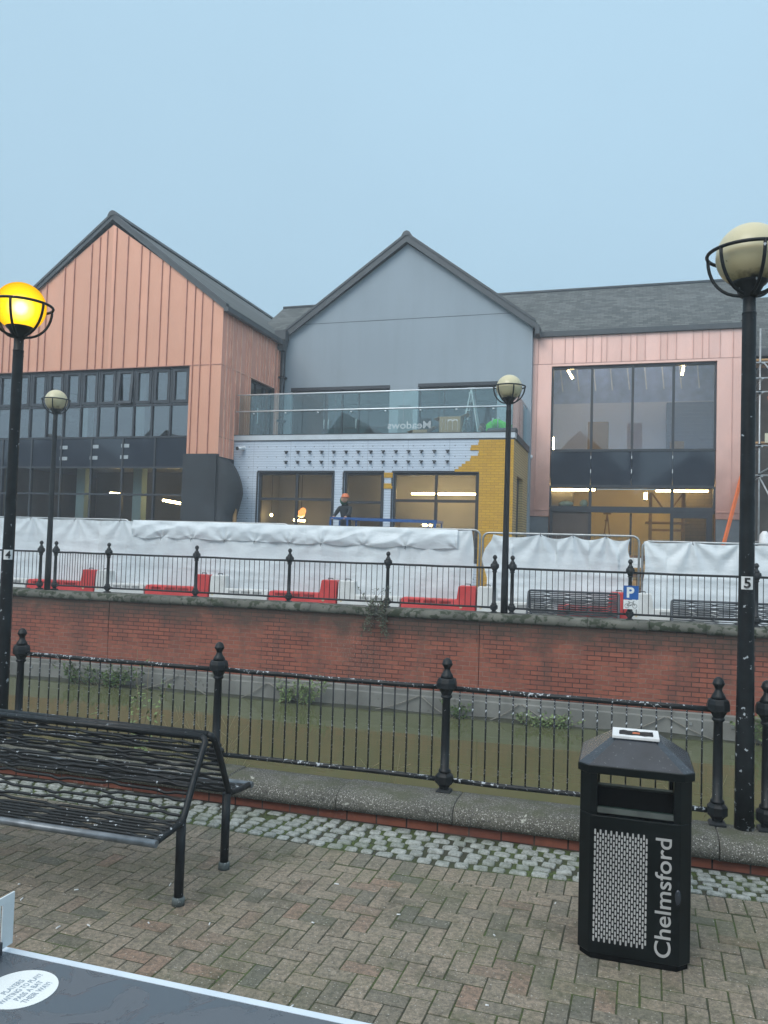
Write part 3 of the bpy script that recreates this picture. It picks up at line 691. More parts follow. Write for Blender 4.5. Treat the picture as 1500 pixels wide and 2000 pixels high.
def bench(label, X1, Y0, Z0, L, mats, group, single=False, scale=1.0, name='bench'):
    root = thing(name, label, 'bench', (X1, Y0, Z0), group); X0 = X1-L
    sides = [1] if single else [1, -1]
    for sgn in sides:
        yy = lambda d: Y0+sgn*d
        F = lambda y, z: (yy(y), Z0+z)
        # side outline: seat front -> seat back -> backrest top, with rounded bends
        outl = [(-.555,.432), (-.40,.442), (-.30,.452), (-.262,.475), (-.235,.52), (-.15,.68), (-.075,.80), (-.052,.835)]
        mb = MB()
        for X, sx in ((X0, 1), (X1, -1)):
            path = [(X, yy(y), Z0+z) for y, z in outl]
            path += [(X+sx*.012, yy(-.042), Z0+.853), (X+sx*.04, yy(-.036), Z0+.862)]
            mb.tube(path, .019, 10)
        mb.tube([(X0+.03, yy(-.036), Z0+.862), ((X0+X1)/2, yy(-.036), Z0+.862), (X1-.03, yy(-.036), Z0+.862)], .0195, 10)
        mb.build('frame', mats['tube'], root)
        mb = MB(); mb.tube([(X0-.019, yy(-.555), Z0+.432), ((X0+X1)/2, yy(-.557), Z0+.430), (X1+.019, yy(-.555), Z0+.432)], .0205, 10); mb.build('seat_edge', mats['edge'], root)
        SP = .0395; rows = []; acc = .030; walked = 0.0               # bars spaced evenly along the bent outline
        for (ya, za), (yb_, zb_) in zip(outl, outl[1:]):
            L_ = math.hypot(yb_-ya, zb_-za)
            while acc < walked+L_:
                f = (acc-walked)/L_; ty, tz_ = (yb_-ya)/L_, (zb_-za)/L_
                rows.append((yy(ya+(yb_-ya)*f), Z0+za+(zb_-za)*f, sgn*ty, tz_, SP)); acc += SP if ya > -.33 else SP*.86
            walked += L_
        ns = sum(1 for r_ in rows if r_[1] < Z0+.462)
        mb = MB(); wave_bars(mb, rows[:ns], X0+.01, X1-.01, .0085, .36, X1-.11); mb.build('seat', mats['bars'], root)
        mb = MB(); wave_bars(mb, rows[ns:], X0+.01, X1-.01, .0088, .36, X1-.15); mb.build('backrest', mats['bars'], root)
    for X in (X0, X1):
        for sgn in sides:
            lx = X+(.012 if X == X0 else -.012)
            mb = MB(); mb.tube([(lx, Y0-sgn*.262, Z0), (lx, Y0-sgn*.262, Z0+.46)], .026, 12); lg = mb.build('leg', mats['tube'], root)
            mb = MB(); mb.lathe([(.036,0), (.036,.035), (.030,.045)], (lx, Y0-sgn*.262, Z0), 8); mb.build('foot', mats['foot'], lg)
    return root
M['foot_worn'] = plain('bench_foot_worn', (.10, .12, .12), .7, 0, .5, 25, speck=(40, .6, (.3, .32, .32)))
nearb = dict(tube=M['bench_tube'], edge=M['bench_worn'], bars=M['bench_tube'], foot=M['foot_worn'])
M['bench_far'] = plain('bench_far_paint', (.06, .068, .078), .5, 0, .2, 8)
farb = dict(tube=M['bench_far'], edge=M['bench_far'], bars=M['bench_far'], foot=M['bench_far'])
bench('black double sided tube bench on the brick paving in the foreground', -2.31, 4.255, 0, 1.9, nearb, None)
b1 = bench('far bench behind the railing left of the blue parking sign', -.095, 14.56, ZF+.035, 1.55, farb, 'benches on the far promenade')
copy_tree(b1, (2.32, 14.56, ZF-.03), 'far bench behind the railing and behind lamp post 5')

# ================================================================== BARRIERS, SITE FENCE, SHEETING
BG = 'red and white water filled barriers at the foot of the site fence'
def barrier(label, x0, x1, tall_right, m, yc=15.08):
    root = thing('barrier', label, 'barrier', ((x0+x1)/2, yc, ZF), BG); L = x1-x0; zl, zt = .64, .905; tw = .345
    P = [(0,0), (0,zl-.03), (.03,zl), (L-tw-.02,zl), (L-tw+.01,zt-.02), (L-tw+.035,zt), (L-.02,zt), (L,zt-.03), (L,0)]
    P = [((x0+x) if tall_right else (x1-x), ZF+z) for x, z in P]
    if not tall_right: P = P[::-1]
    mb = MB(); prof = [(.20,0), (.20,.30), (.12,.50), (.085,1.0)]
    # body with a battered cross-section: wide foot, narrow top
    n = len(P); rows = []
    for (dy, sgn) in ((1,-1), (1,1)):
        for x, z in P:
            h = z-ZF; d = .20 if h < .2 else (.20-.085*(h-.2)/.3 if h < .5 else .115-.02*(h-.5)/.4); rows.append((x, yc+sgn*d, z))
    mb.add(rows, [(i, (i+1) % n, n+(i+1) % n, n+i) for i in range(n)]+[tuple(range(n-1, -1, -1)), tuple(range(n, 2*n))], 0)
    xa = x1-tw if tall_right else x0; 
    b = mb.build('body', m, root); bv = b.modifiers.new('bevel', 'BEVEL'); bv.width = .014; bv.segments = 2; bv.limit_method = 'ANGLE'
    xl0, xl1 = (x0+.10, x1-tw-.08) if tall_right else (x0+tw+.08, x1-.10); mb = MB()
    for k in range(3): a_ = xl0+(xl1-xl0)*(k+.12)/3; mb.box(a_, a_+(xl1-xl0)*.25, yc-.122, yc-.10, ZF+.555, ZF+.60)  # slightly raised strips, coloured dark to stand for shaded recesses
    mb.build('painted_slot', M['recess_shade_red'] if m is M['red'] else M['recess_shade_white'], root)
    mb = MB(); xc = (x1-tw/2) if tall_right else (x0+tw/2)
    mb.tube([(xc-.05, yc, ZF+zt-.005), (xc-.05, yc, ZF+zt+.03), (xc+.05, yc, ZF+zt+.03), (xc+.05, yc, ZF+zt-.005)], .010, 6); mb.build('handle', M['membrane'], root)
    mb = MB(); mb.lathe([(.028,0), (.028,.014), (.018,.02)], (0,0,0), 10)
    mb.v = [(xc-.1+a, yc-.205+.0-c, ZF+.50+b_) for a, b_, c in mb.v]; mb.v = [(x, y+.085, z) for x, y, z in mb.v]
    mb.build('drain_cap', plain('cap_cream', (.6, .5, .3), .5) if 'cap' not in M else M['cap'], root)
M['cap'] = plain('cap_cream', (.6, .5, .3), .5)
M['recess_shade_red'] = plain('painted_recess_red', (.25, .015, .015), .5); M['recess_shade_white'] = plain('painted_recess_white', (.33, .34, .34), .5)  # darker copies of the body plastics: recess shade put into the colour
K = 15.08/14.5
for lb, a, b, tr, m in (
    ('red barrier beside the foot of the far left lamp post', -12.34, -10.65, True, 'red'), ('white barrier between the leftmost two red barriers', -10.62, -9.45, False, 'white_plastic'),
    ('second red barrier from the left', -9.42, -7.97, True, 'red'), ('white barrier between the second and third red barriers', -7.94, -6.68, False, 'white_plastic'),
    ('third red barrier from the left', -6.65, -5.25, True, 'red'), ('white barrier behind the hanging weed, between the third and fourth red barriers', -5.22, -4.0, False, 'white_plastic'),
    ('red barrier at the right end of the long white sheet', -3.97, -2.58, True, 'red'), ('white barrier behind the far lamp post by the yellow corner', -2.55, -1.2, False, 'white_plastic'),
    ('red barrier behind the far bench and parking sign', -1.13, .07, True, 'red'), ('white barrier right of the parking sign', .12, 1.5, False, 'white_plastic'),
    ('red barrier at the far left edge behind lamp post 4', -15.2, -13.7, True, 'red'), ('white barrier at left edge between lamp post 4 and a red barrier', -13.66, -12.38, False, 'white_plastic')):
    barrier(lb, a*K, b*K, tr, M[m])

FGp = 'steel mesh fence panels holding the white sheeting'
def fence_panel(label, x0, x1, zt, wires=True):
    Y = 15.62; root = thing('fence_panel', label, 'fence panel', ((x0+x1)/2, Y, ZF), FGp); r = .12
    path = [(x0, Y, ZF+.02), (x0, Y, zt-r)]+[(x0+r-r*math.cos(R(a)), Y, zt-r+r*math.sin(R(a))) for a in (22, 45, 68, 90)]
    path += [(x1-r+r*math.sin(R(a)), Y, zt-r+r*math.cos(R(a))) for a in (0, 22, 45, 68, 90)]+[(x1, Y, ZF+.02)]
    mb = MB(); mb.tube(path, .021, 8); mb.tube([(x0, Y, ZF+.18), (x1, Y, ZF+.18)], .017, 6); mb.build('frame', M['steel'], root)
    mb = MB(); n = int((x1-x0)/.10)
    for k in range(1, n): x = x0+(x1-x0)*k/n; mb.bar((x, Y+.012, ZF+.19), (x, Y+.012, zt-.02), .004, .004)
    for k in range(8): z = ZF+.3+k*.22; mb.bar((x0, Y+.016, z), (x1, Y+.016, z), .004, .004)
    mb.build('wire_mesh', M['steel'], root)
fence_panel('fence panel behind the sheeting at the left edge', -14.5, -10.7, 2.43)
fence_panel('fence panel behind the long white sheet near the black panel', -10.6, -6.8, 2.41)
fence_panel('fence panel with rounded top corner showing beside the yellow wall', -6.7, -2.74, 2.38)
fence_panel('fence panel whose right corner shows above the parking sign', -2.68, .24, 2.33)
fence_panel('fence panel at the right behind lamp post 5', .30, 4.1, 2.24)

def sheet(name, label, x0, x1, zt, zb, Y, ties, sag, amp, left=None, right=None, seed=0, nu=220, nv=56, droop=0.0):
    def fn(u, v):
        lx = x0+(left(v) if left else 0); rx = x1+(right(v) if right else 0); x = lx+(rx-lx)*u
        top = zt[0]+(zt[1]-zt[0])*u
        # sag of the top edge between ties
        ph = 0; dist = 9; tx = 0
        for a, b in zip(ties, ties[1:]):
            if a <= x <= b: ph = math.sin(math.pi*(x-a)/(b-a))
        for t_ in ties:
            if abs(x-t_) < dist: dist = abs(x-t_); tx = t_
        sg = sag*ph**.8+.012*noise.noise(Vector((x*3, seed, 0)))
        z = top-sg-(top-sg-zb)*v
        h = top-z
        q = noise.noise(Vector((x*1.1, h*1.6, seed)))*1.1+noise.noise(Vector((x*2.6+h*1.8, h*1.1, seed+5)))*.6
        # creases fanning out from each tie
        ang = math.atan2(x-tx, h+.06); rad = math.hypot(x-tx, h)
        fan = math.sin(ang*9+tx*5)*math.exp(-rad*1.4)*1.3+math.sin(ang*4.2+tx*3)*math.exp(-rad*.9)*.8
        diag = 1-abs(noise.noise(Vector((x*.9+h*1.3, h*.5-x*.25, seed+9))))*2.2
        horiz = (1-abs(noise.noise(Vector((x*.35, h*4.0, seed+2))))*2.4)*min(1, h*1.2)
        y = Y-.8*amp*(q*.8+fan*1.2+max(0, diag)*.9+max(0, horiz)*.7)*min(1, .15+v*5)
        y += .015*math.sin(x*40)*math.exp(-h*18)
        return (x, y, z)
    mb = MB(); mb.grid(fn, nu, nv); o = mb.build(name, M['sheet']); return o
tA = [-14.6, -13.2, -12.0, -10.8, -9.6, -8.4, -7.2, -6.0, -4.9, -3.8, -2.88]
o = sheet('plastic_sheet', '', -14.6, -2.86, (2.43, 2.37), ZF+.35, 15.5, tA, .02, .022, seed=1, nu=460,
          right=lambda v: .05*math.sin(v*5)-.02+.10*max(0, v-.35))
tag(o, 'long white debris sheet along the site fence left of the gap', 'debris sheet', 'white sheets on the site fence')
def flap(u, v):
    x = -10.5+u*7.35; zt = 2.425-.055*u; L = .36+.03*noise.noise(Vector((x*.7, 7, 1)))
    ties = [-10.5, -9.75, -9.0, -8.2, -7.5, -6.7, -6.0, -5.1, -4.2, -3.15]; ph = 0; dd = 9; tx = 0
    for a, b in zip(ties, ties[1:]):
        if a <= x <= b: ph = math.sin(math.pi*(x-a)/(b-a))
    for t_ in ties:
        if abs(x-t_) < dd: dd = abs(x-t_); tx = t_
    h = v*L; gx, gh = x-tx, L-h; rad = math.hypot(gx, gh); ang = math.atan2(gx, gh+.03)
    fan = math.sin(ang*7+tx*4)*math.exp(-rad*3.2)
    bul = math.sin(math.pi*min(1, v*.92))*(.028+.016*ph)
    y = 15.47-bul-.018*fan-.03*noise.noise(Vector((x*2.2, h*5, 4)))*min(1, v*4)-.03*max(0, 1-2.2*abs(noise.noise(Vector((x*1.2+h*2.5, h*2-x*.5, 8)))))*min(1, v*4)
    return (x, y, zt-h-.025*ph*v+.010*math.sin(x*7)*v)
mb = MB(); mb.grid(flap, 320, 26); o = mb.build('plastic_sheet_flap', M['sheet'])
tag(o, 'folded over white flap tied along the top of the long sheet', 'sheet flap', 'white sheets on the site fence')
o = sheet('plastic_sheet', '', -2.56, .10, (2.34, 2.31), ZF+.45, 15.5, [-2.6, -1.55, -.95, -.35, .12], .085, .035, seed=20, nu=150,
          left=lambda v: -.12*max(0, .25-abs(v-.35))*4+.16*max(0, .22-v)*3, right=lambda v: -.02-.05*math.sin(v*9)+.09*max(0, .5-abs(v-.28)*2.4))
tag(o, 'white debris sheet with scalloped top between the lamp post and the parking sign', 'debris sheet', 'white sheets on the site fence')
o = sheet('plastic_sheet', '', .30, 3.9, (2.25, 2.22), ZF+.4, 15.5, [.28, 1.15, 2.0, 2.9, 3.9], .035, .035, seed=33, nu=200,
          left=lambda v: .03+.06*math.sin(v*7)*v)
tag(o, 'white debris sheet right of the parking sign, behind lamp post 5', 'debris sheet', 'white sheets on the site fence')
# black cable ties
mb = None; n0 = None
spots = [(-13.2,2.42), (-12.0,2.41), (-10.8,2.41), (-9.75,2.04), (-9.0,2.03), (-8.2,2.02), (-7.5,2.02), (-6.7,2.015), (-6.0,2.01), (-4.2,2.0), (-1.55,2.32), (-.95,2.315), (-.35,2.31), (1.15,2.235), (2.0,2.225)]
for (x, z) in spots:
    if n0 is None:
        mb = MB(); mb.tube([(x, 15.39, z-.035), (x+.004, 15.385, z), (x, 15.43, z+.02), (x+.01, 15.42, z-.01)], .006, 5); mb.tube([(x, 15.385, z), (x+.02, 15.37, z-.05)], .004, 5)
        n0 = mb.build('cable_tie', M['membrane']); tag(n0, 'short black tie pinching the edge of the white sheeting', 'cable tie', 'cable ties on the white sheeting'); x00, z00 = x, z
    else:
        c = n0.copy(); COL.objects.link(c); c.location = (x-x00, 0, z-z00)
# stacked timber seen through the gap in the sheeting
tr = thing('timber_stack', 'stack of brown timber boards seen through the gap above the parking sign', 'timber stack', (-.1, 17.6, ZF))
b0 = None
for k in range(9):
    mb = MB(); z = ZF+.1+k*.17; mb.box(-.62+random.uniform(-.05,.05), .55, 17.4+random.uniform(-.04,.04), 17.8, z, z+.11); mb.build('board', M['timber'] if k % 2 else M['timber_dark'], tr)
mb = MB(); mb.box(-.45, .35, 17.36, 17.39, 1.72, 1.92); o = mb.build('notice', M['white_plate']); tag(o, 'small pale notice on the timber stack behind the fence gap', 'notice')

# parking sign fixed to the far railing
sg = thing('parking_sign', 'blue P parking sign with a bicycle plate on the far railing', 'sign', (.095, 13.5, 1.1))
mb = MB(); mb.box(-.02, .21, 13.50, 13.506, 1.27, 1.49); p1 = mb.build('blue_plate', M['sign_blue'], sg)
mb = MB(); text_mesh(mb, 'P', (.030, 13.4975, 1.305), (1,0,0), (0,0,1), .225, bold=.008, fit=.115); mb.build('letter', M['sign_white'], p1)
mb = MB(); mb.box(-.02, .21, 13.50, 13.506, 1.115, 1.262); p2 = mb.build('bicycle_plate', M['sign_white'], sg)
mb = MB(); y = 13.4965
for cx in (.035, .155): mb.tube([(cx+.033*math.cos(2*math.pi*k/20), y, 1.168+.033*math.sin(2*math.pi*k/20)) for k in range(20)], .0028, 5, closed=True)
for a, b in (((.035,1.168),(.068,1.222)), ((.068,1.222),(.135,1.222)), ((.135,1.222),(.155,1.168)), ((.135,1.222),(.095,1.172)), ((.095,1.172),(.066,1.218)), ((.035,1.168),(.095,1.172)), ((.135,1.222),(.128,1.243)), ((.128,1.243),(.150,1.245)), ((.068,1.222),(.062,1.236)), ((.050,1.238),(.076,1.238))):
    mb.tube([(a[0], y, a[1]), (b[0], y, b[1])], .0028, 5)
mb.build('bicycle_symbol', M['black_print'], p2)
mb = MB()
for z in (1.18, 1.40): mb.box(.05, .13, 13.507, 13.57, z-.012, z+.012)
mb.build('bracket', M['steel'], sg)

# ================================================================== COPPER GABLE BUILDING (left)
def gable_roof(root, xa, xp, xb, ze, zp, y0, y1, th=.24, over=.18, mat=None, ridge=True, zea=None):
    """two slopes from ridge (xp,zp) to eaves (xa,ze),(xb,ze); zp, ze = top surface"""
    for (xe, s) in ((xa, -1), (xb, 1)):
        zq = ze if s > 0 or zea is None else zea; dx, dz = xe-xp, zq-zp; L = math.hypot(dx, dz); ux, uz = dx/L, dz/L; nx, nz = (-uz, ux) if s < 0 else (uz, -ux)
        if nz < 0: nx, nz = -nx, -nz
        e = over; ex, ez = xe+ux*e, zq+uz*e
        mb = MB(); a = (xp, zp-.02); b = (ex, ez-.02)
        mb.prism_y([(xp, zp-.10), (ex, ez-.10), (ex+nx*.0, ez), (xp, zp)], y0+.04, y1, 0)
        mb.build('roof_slope', M['slate'] if mat is None else mat, root)
        mb = MB(); mb.prism_y([(xp, zp+.012), (xp, zp-th*1.05), (ex, ez-th*1.05), (ex, ez+.012)], y0, y0+.038, 0); mb.build('verge', M['fascia'], root)
        mb = MB(); yv = y0-.03; mb.prism_y([(xp, zp+.05), (xp, zp-.035), (ex, ez-.035), (ex, ez+.05)], yv, y0+.16, 0); mb.build('verge_cap', M['fascia'], root)
        mb = MB(); mb.box(ex-.07, ex+.07, y0-.02, y1, ez-.20, ez-.075); mb.build('gutter', M['fascia'], root)
    if ridge:
        mb = MB(); mb.prism_y([(xp-.17, zp-.06), (xp-.10, zp+.06), (xp, zp+.10), (xp+.10, zp+.06), (xp+.17, zp-.06)], y0-.04, y1, 0); mb.build('ridge_cap', M['fascia'], root)

Lb = thing('copper_gable_building', 'copper clad building with steep gable and dark glazing at left', 'building', (-15.45, 21.05, ZF))
XL, XP, XR, YF, ZE = -20.1, -15.45, -11.52, 21.05, 9.10
ZT = 7.25
mb = MB()
zg = lambda x: 11.78-(11.78-9.05)*abs(x-XP)/3.93
seams = [-19.85,-19.45,-19.18,-18.42,-18.08,-17.83,-17.17,-16.82,-16.20,-15.91,-15.65,-15.32,-14.89,-14.40,-14.11,-13.65,-13.38,-12.77,-12.48,-12.23,-11.88]
xs = sorted([XL, XP, XR]+seams+[-12.575])
for a, b in zip(xs, xs[1:]):                       # one copper tray between each pair of standing seams
    zb = ZT if b <= -12.57 else 4.58
    if zb < 5: mb.quad((a,YF,zb), (b,YF,zb), (b,YF,ZT-.004), (a,YF,ZT-.004)); zb = ZT+.004
    mb.quad((a,YF,zb), (b,YF,zb), (b,YF,zg(b)), (a,YF,zg(a)))
mb.quad((-12.575,YF,4.58), (-12.575,YF,ZT), (-12.575,YF+.3,ZT), (-12.575,YF+.3,4.58)); mb.quad((XL,YF,ZT), (XL,YF+.3,ZT), (-12.575,YF+.3,ZT), (-12.575,YF,ZT))
mb.build('front_cladding', M['copper'], Lb)
mb = MB()
for x in seams: mb.box(x-.012, x+.012, YF-.035, YF-.001, ZT if x < -12.57 else 4.58, zg(x)-.02)
mb.box(XL, XR+.01, YF-.018, YF-.001, ZT-.012, ZT+.012); mb.build('front_seams', M['seam'], Lb)
# side wall facing the terrace
mb = MB(); yb = 25.32; hole = (23.0, 24.78, 5.1, 7.26)
sy = [21.30,21.52,21.66,21.95,22.25,22.62,22.78,22.95,23.35,23.6,23.8,24.02,24.28,24.5,24.68,24.95,25.12]
ys = sorted([YF, yb, hole[0], hole[1]]+sy)
for a, b in zip(ys, ys[1:]):
    segs = [(ZF, 5.09), (5.10, 7.25), (7.258, 9.06)]
    if hole[0] <= (a+b)/2 <= hole[1]: segs = [(ZF, 5.09), (7.258, 9.06)]
    for c, d in segs: mb.quad((XR,a,c), (XR,b,c), (XR,b,d), (XR,a,d))
mb.quad((XR,hole[0],hole[2]), (XR,hole[0],hole[3]), (XR-.25,hole[0],hole[3]), (XR-.25,hole[0],hole[2])); mb.quad((XR,hole[0],hole[3]), (XR,hole[1],hole[3]), (XR-.25,hole[1],hole[3]), (XR-.25,hole[0],hole[3]))
mb.build('side_cladding', M['copper_side'], Lb)
mb = MB()
for y in sy:
    inn = hole[0] < y < hole[1]; mb.box(XR+.001, XR+.032, y-.012, y+.012, 7.26 if inn else ZF, 9.04)
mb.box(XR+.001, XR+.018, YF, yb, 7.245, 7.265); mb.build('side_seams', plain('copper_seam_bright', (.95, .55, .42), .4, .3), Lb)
mb = MB()
for y in (23.0, 23.62, 24.2, 24.74): mb.box(XR-.2, XR-.12, y, y+.05, 5.1, 7.25)
mb.box(XR-.2, XR-.12, 23.0, 24.78, 7.18, 7.26); mb.box(XR-.2, XR-.12, 23.0, 24.78, 5.1, 5.2)
dr = mb.build('terrace_door', M['frame_dark'], Lb)
mb = MB(); mb.quad((XR-.16,23.0,5.1), (XR-.16,24.78,5.1), (XR-.16,24.78,7.25), (XR-.16,23.0,7.25)); mb.build('door_glass', M['glass'], dr)
mb = MB(); mb.tube([(XR-.10,23.7,5.9), (XR-.06,23.7,5.9), (XR-.06,23.7,6.4), (XR-.10,23.7,6.4)], .012, 6); mb.build('door_handle', M['steel_rail'], dr)
gable_roof(Lb, XL, XP, XR, 9.10, 12.10, 20.965, 33.0, th=.17, zea=8.55)
# glazing
GY = YF+.10
cols_u = [-12.60-.640*k for k in range(12)]; cols_l = [-12.60-1.125*k for k in range(7)]+[-20.1]
zr = [ZF, 3.36, 4.20, 5.12, 6.10, 7.23]
def win(name, x0, x1, zs, xcols, fw_=.055, y=GY, d=.09, mat='frame_dark', parent=None, gmat='glass', gy=None):
    mb = MB()
    vx = sorted(set([x0, x1]+list(xcols)))
    for z in zs: mb.box(x0, x1, y, y+d, z-fw_/2, z+fw_/2)
    for x in vx: mb.box(x-fw_/2, x+fw_/2, y-.004, y+d+.004, zs[0], zs[-1])
    fr = mb.build(name, M[mat], parent)
    g_ = MB(); yy = gy or y+d*.5
    for a, b in zip(vx, vx[1:]):
        for c, dd in zip(zs, zs[1:]): t = random.uniform(-.003, .003); g_.quad((a,yy+t,c), (b,yy-t,c), (b,yy-t,dd), (a,yy+t,dd))
    g_.build('glass', M[gmat], fr); return fr
upper = win('upper_window', XL, -12.60, [5.12, 6.10, 7.23], cols_u, parent=Lb, gmat='glass_mirror')
lower = win('lower_window', XL, -12.60, [ZF, 3.36, 4.19], cols_l, parent=Lb)
mb = MB()
for a, b in zip(cols_l[1:], cols_l): mb.box(a+.03, b-.03, GY+.03, GY+.06, 4.22, 5.09)
sp_ = mb.build('spandrel', M['spandrel'], Lb)
mb = MB()
for x in cols_l: mb.box(x-.028, x+.028, GY-.004, GY+.094, 4.19, 5.12)
mb.build('spandrel_mullions', M['frame_dark'], Lb)
st = None
for (px_, pz_) in ((-18.9,4.78), (-18.9,4.45), (-17.02,4.82), (-17.02,4.47), (-15.88,4.84), (-15.90,4.49), (-14.78,4.86), (-14.80,4.51)):
    if st is None:
        mb = MB(); mb.box(px_-.14, px_+.14, GY+.02, GY+.028, pz_-.055, pz_+.055); st = mb.build('sticker', plain('faded_label', (.33, .36, .38), .5), sp_); s0 = (px_, pz_)
    else: copy_part(st, sp_, px_-s0[0], 0, pz_-s0[1])
cs = None
for k, (a, b) in enumerate(zip(cols_u[1:], cols_u)):
    mb = MB(); x0, x1, z0, z1 = a+.045, b-.045, 6.15, 7.185; f_ = .085; tilt = .09 if k == 3 else 0
    T = lambda x, y, z: (x, GY-.012+y-tilt*max(0, (7.185-z))/1.03*1.0, z)
    for (A, B, C, D) in ((x0, x1, z0, z0+f_), (x0, x1, z1-f_, z1), (x0, x0+f_, z0+f_, z1-f_), (x1-f_, x1, z0+f_, z1-f_)):
        mb.add([T(A,0,C), T(B,0,C), T(B,0,D), T(A,0,D), T(A,.07,C), T(B,.07,C), T(B,.07,D), T(A,.07,D)], [(0,1,2,3), (4,7,6,5), (0,4,5,1), (1,5,6,2), (2,6,7,3), (3,7,4,0)])
    mb.build('casement', M['frame_dark'], upper)
# rooms behind
mb = MB(); mb.quad((XL,27,ZF), (XR-.3,27,ZF), (XR-.3,27,9), (XL,27,9)); mb.quad((XR-.3,YF+.3,ZF), (XR-.3,YF+.3,9), (XR-.3,27,9), (XR-.3,27,ZF)); mb.quad((XL,YF+.3,ZF), (XL,27,ZF), (XL,27,9), (XL,YF+.3,9))
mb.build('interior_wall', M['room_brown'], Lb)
mb = MB(); mb.box(XL, XR-.31, YF+.32, 26.9, 4.35, 5.0); mb.box(XL, XR-.31, YF+.32, 26.9, 7.42, 7.6); mb.box(XL, XR-.31, YF+.32, 26.9, ZF+.02, ZF+.1); mb.build('floor_slab', M['slab'], Lb)
mb = MB(); mb.box(-18.2, -14.6, 24.5, 24.7, ZF+.1, 4.34); mb.build('partition', M['room_dark'], Lb)
mb = MB()
for x in (-17.2, -15.05, -12.95): mb.box(x-.16, x+.16, 22.3, 22.6, ZF+.11, 4.34); mb.box(x-.16, x+.16, 22.3, 22.6, 5.01, 7.4)
mb.build('column', M['mint'], Lb)
# black fabric covered frame at the corner pier
mb = MB(); mb.box(-12.60, XR+.03, YF-.14, YF+.02, ZF, 4.57); mb.box(XR+.032, XR+.06, YF-.10, YF+.9, ZF, 4.50)
o = mb.build('fabric_hoarding', M['black_panel']); tag(o, 'tall flat black panel covering the foot of the copper corner', 'panel')
mb = MB(); C_ = []
for k in range(25):
    t = k/24; z = 4.46-t*(4.46-ZF)
    if z > 3.4: w_ = .62*math.sin(math.pi/2*min(1, (4.46-z)/1.06))**.75
    else: w_ = .62-.20*max(0, (3.4-z)/.62) if z > 2.78 else .40
    C_.append((w_, z))
for (w0, z0), (w1, z1) in zip(C_, C_[1:]):
    pts = []
    for (w_, z_) in ((w0, z0), (w1, z1)):
        pts.append([(XR+.065, YF-.09, z_), (XR+.065+w_*.55, YF-.10-.02*math.sin(z_*5), z_), (XR+.065+w_*.9, YF+.05, z_), (XR+.065+w_, YF+.25, z_), (XR+.065+w_*.8, YF+.6, z_), (XR+.065, YF+.75, z_)])
    n = 6; mb.add(pts[0]+pts[1], [(i, i+1, n+i+1, n+i) for i in range(n-1)], 0, True)
o = mb.build('black_cover', M['black_panel']); tag(o, 'bulging black cloth cover beside the white boarded wall', 'cover')
mb = MB(); mb.box(-11.12, -10.98, 21.25, 21.33, ZF, 3.05); o = mb.build('plywood_offcut', M['timber']); tag(o, 'short brown plywood strip below the black cloth cover', 'plywood')

# ================================================================== GREY GABLE BUILDING (centre)
G = thing('grey_gable_building', 'smooth grey rendered gable building in the centre with terrace windows', 'building', (-7.1, 25.3, ZF))
gx0, gxp, gx1, gy = -11.38, -7.10, -2.92, 25.30
mb = MB(); W1 = (-11.12, -7.58, 5.55, 7.26); W2 = (-6.60, -4.00, 5.55, 7.28)
mb.wall_x(gx0, gx1, ZF, 9.05, gy, .3, [W1, W2]); 
mb.prism_y([(gx0, 9.05), (gx1, 9.05), (gx1, 9.12), (gxp, 12.08), (gx0, 9.12)], gy, gy+.3)
mb.quad((gx1,gy+.3,ZF), (gx1,gy+6,ZF), (gx1,gy+6,9.1), (gx1,gy+.3,9.1))
mb.build('rendered_wall', M['render'], G)
mb = MB(); mb.box(gx0+.02, gx1-.02, gy-.006, gy-.001, 9.555, 9.568); mb.build('joint_bead', M['fascia'], G)
gable_roof(G, gx0, gxp, gx1, 9.30, 12.36, 25.11, 33.0, th=.25, over=.12)
mb = MB(); mb.box(gx1+.10, gx1+.24, 25.0, 26.2, 8.78, 9.05); mb.build('eaves_box', M['fascia'], G)
def terrace_win(h, cols):
    mb = MB(); y = gy+.14; f_ = .05
    mb.box(h[0]-.01, h[1]+.01, gy-.012, gy+.05, h[3]-.01, h[3]+.10)
    for z in (h[2]+.03, h[3]-.06): mb.box(h[0], h[1], y, y+.07, z-.05, z+.05)
    for x in [h[0]+.03]+cols+[h[1]-.03]: mb.box(x-f_/2, x+f_/2, y-.004, y+.074, h[2], h[3])
    fr = mb.build('terrace_window', M['frame_dark'], G)
    mb = MB(); 
    xs = [h[0]]+cols+[h[1]]
    for a, b in zip(xs, xs[1:]): mb.quad((a,y+.035,h[2]), (b,y+.035,h[2]), (b,y+.035,h[3]), (a,y+.035,h[3]))
    mb.build('glass', M['glass'], fr)
    return fr
w1 = terrace_win(W1, [-9.95, -9.3, -8.7]); w2 = terrace_win(W2, [-5.75, -4.85])
mb = MB()
for x in (-9.9, -9.75, -8.75): mb.tube([(x,25.40,5.95), (x,25.36,5.95), (x,25.36,6.25), (x,25.40,6.25)], .012, 6)
mb.build('door_handle', M['steel_rail'], w1)
mb = MB(); mb.quad((gx0,29.5,5.0), (gx1,29.5,5.0), (gx1,29.5,8.9), (gx0,29.5,8.9)); mb.quad((gx0+.01,25.6,5), (gx0+.01,29.5,5), (gx0+.01,29.5,8.9), (gx0+.01,25.6,8.9)); mb.quad((gx1-.01,25.6,5), (gx1-.01,25.6,8.9), (gx1-.01,29.5,8.9), (gx1-.01,29.5,5))
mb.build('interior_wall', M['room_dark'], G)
mb = MB(); mb.box(gx0+.02, gx1-.02, 25.62, 29.4, 4.9, 5.1); mb.box(gx0+.02, gx1-.02, 25.62, 29.4, 7.5, 7.7); mb.build('floor_slab', M['slab'], G)
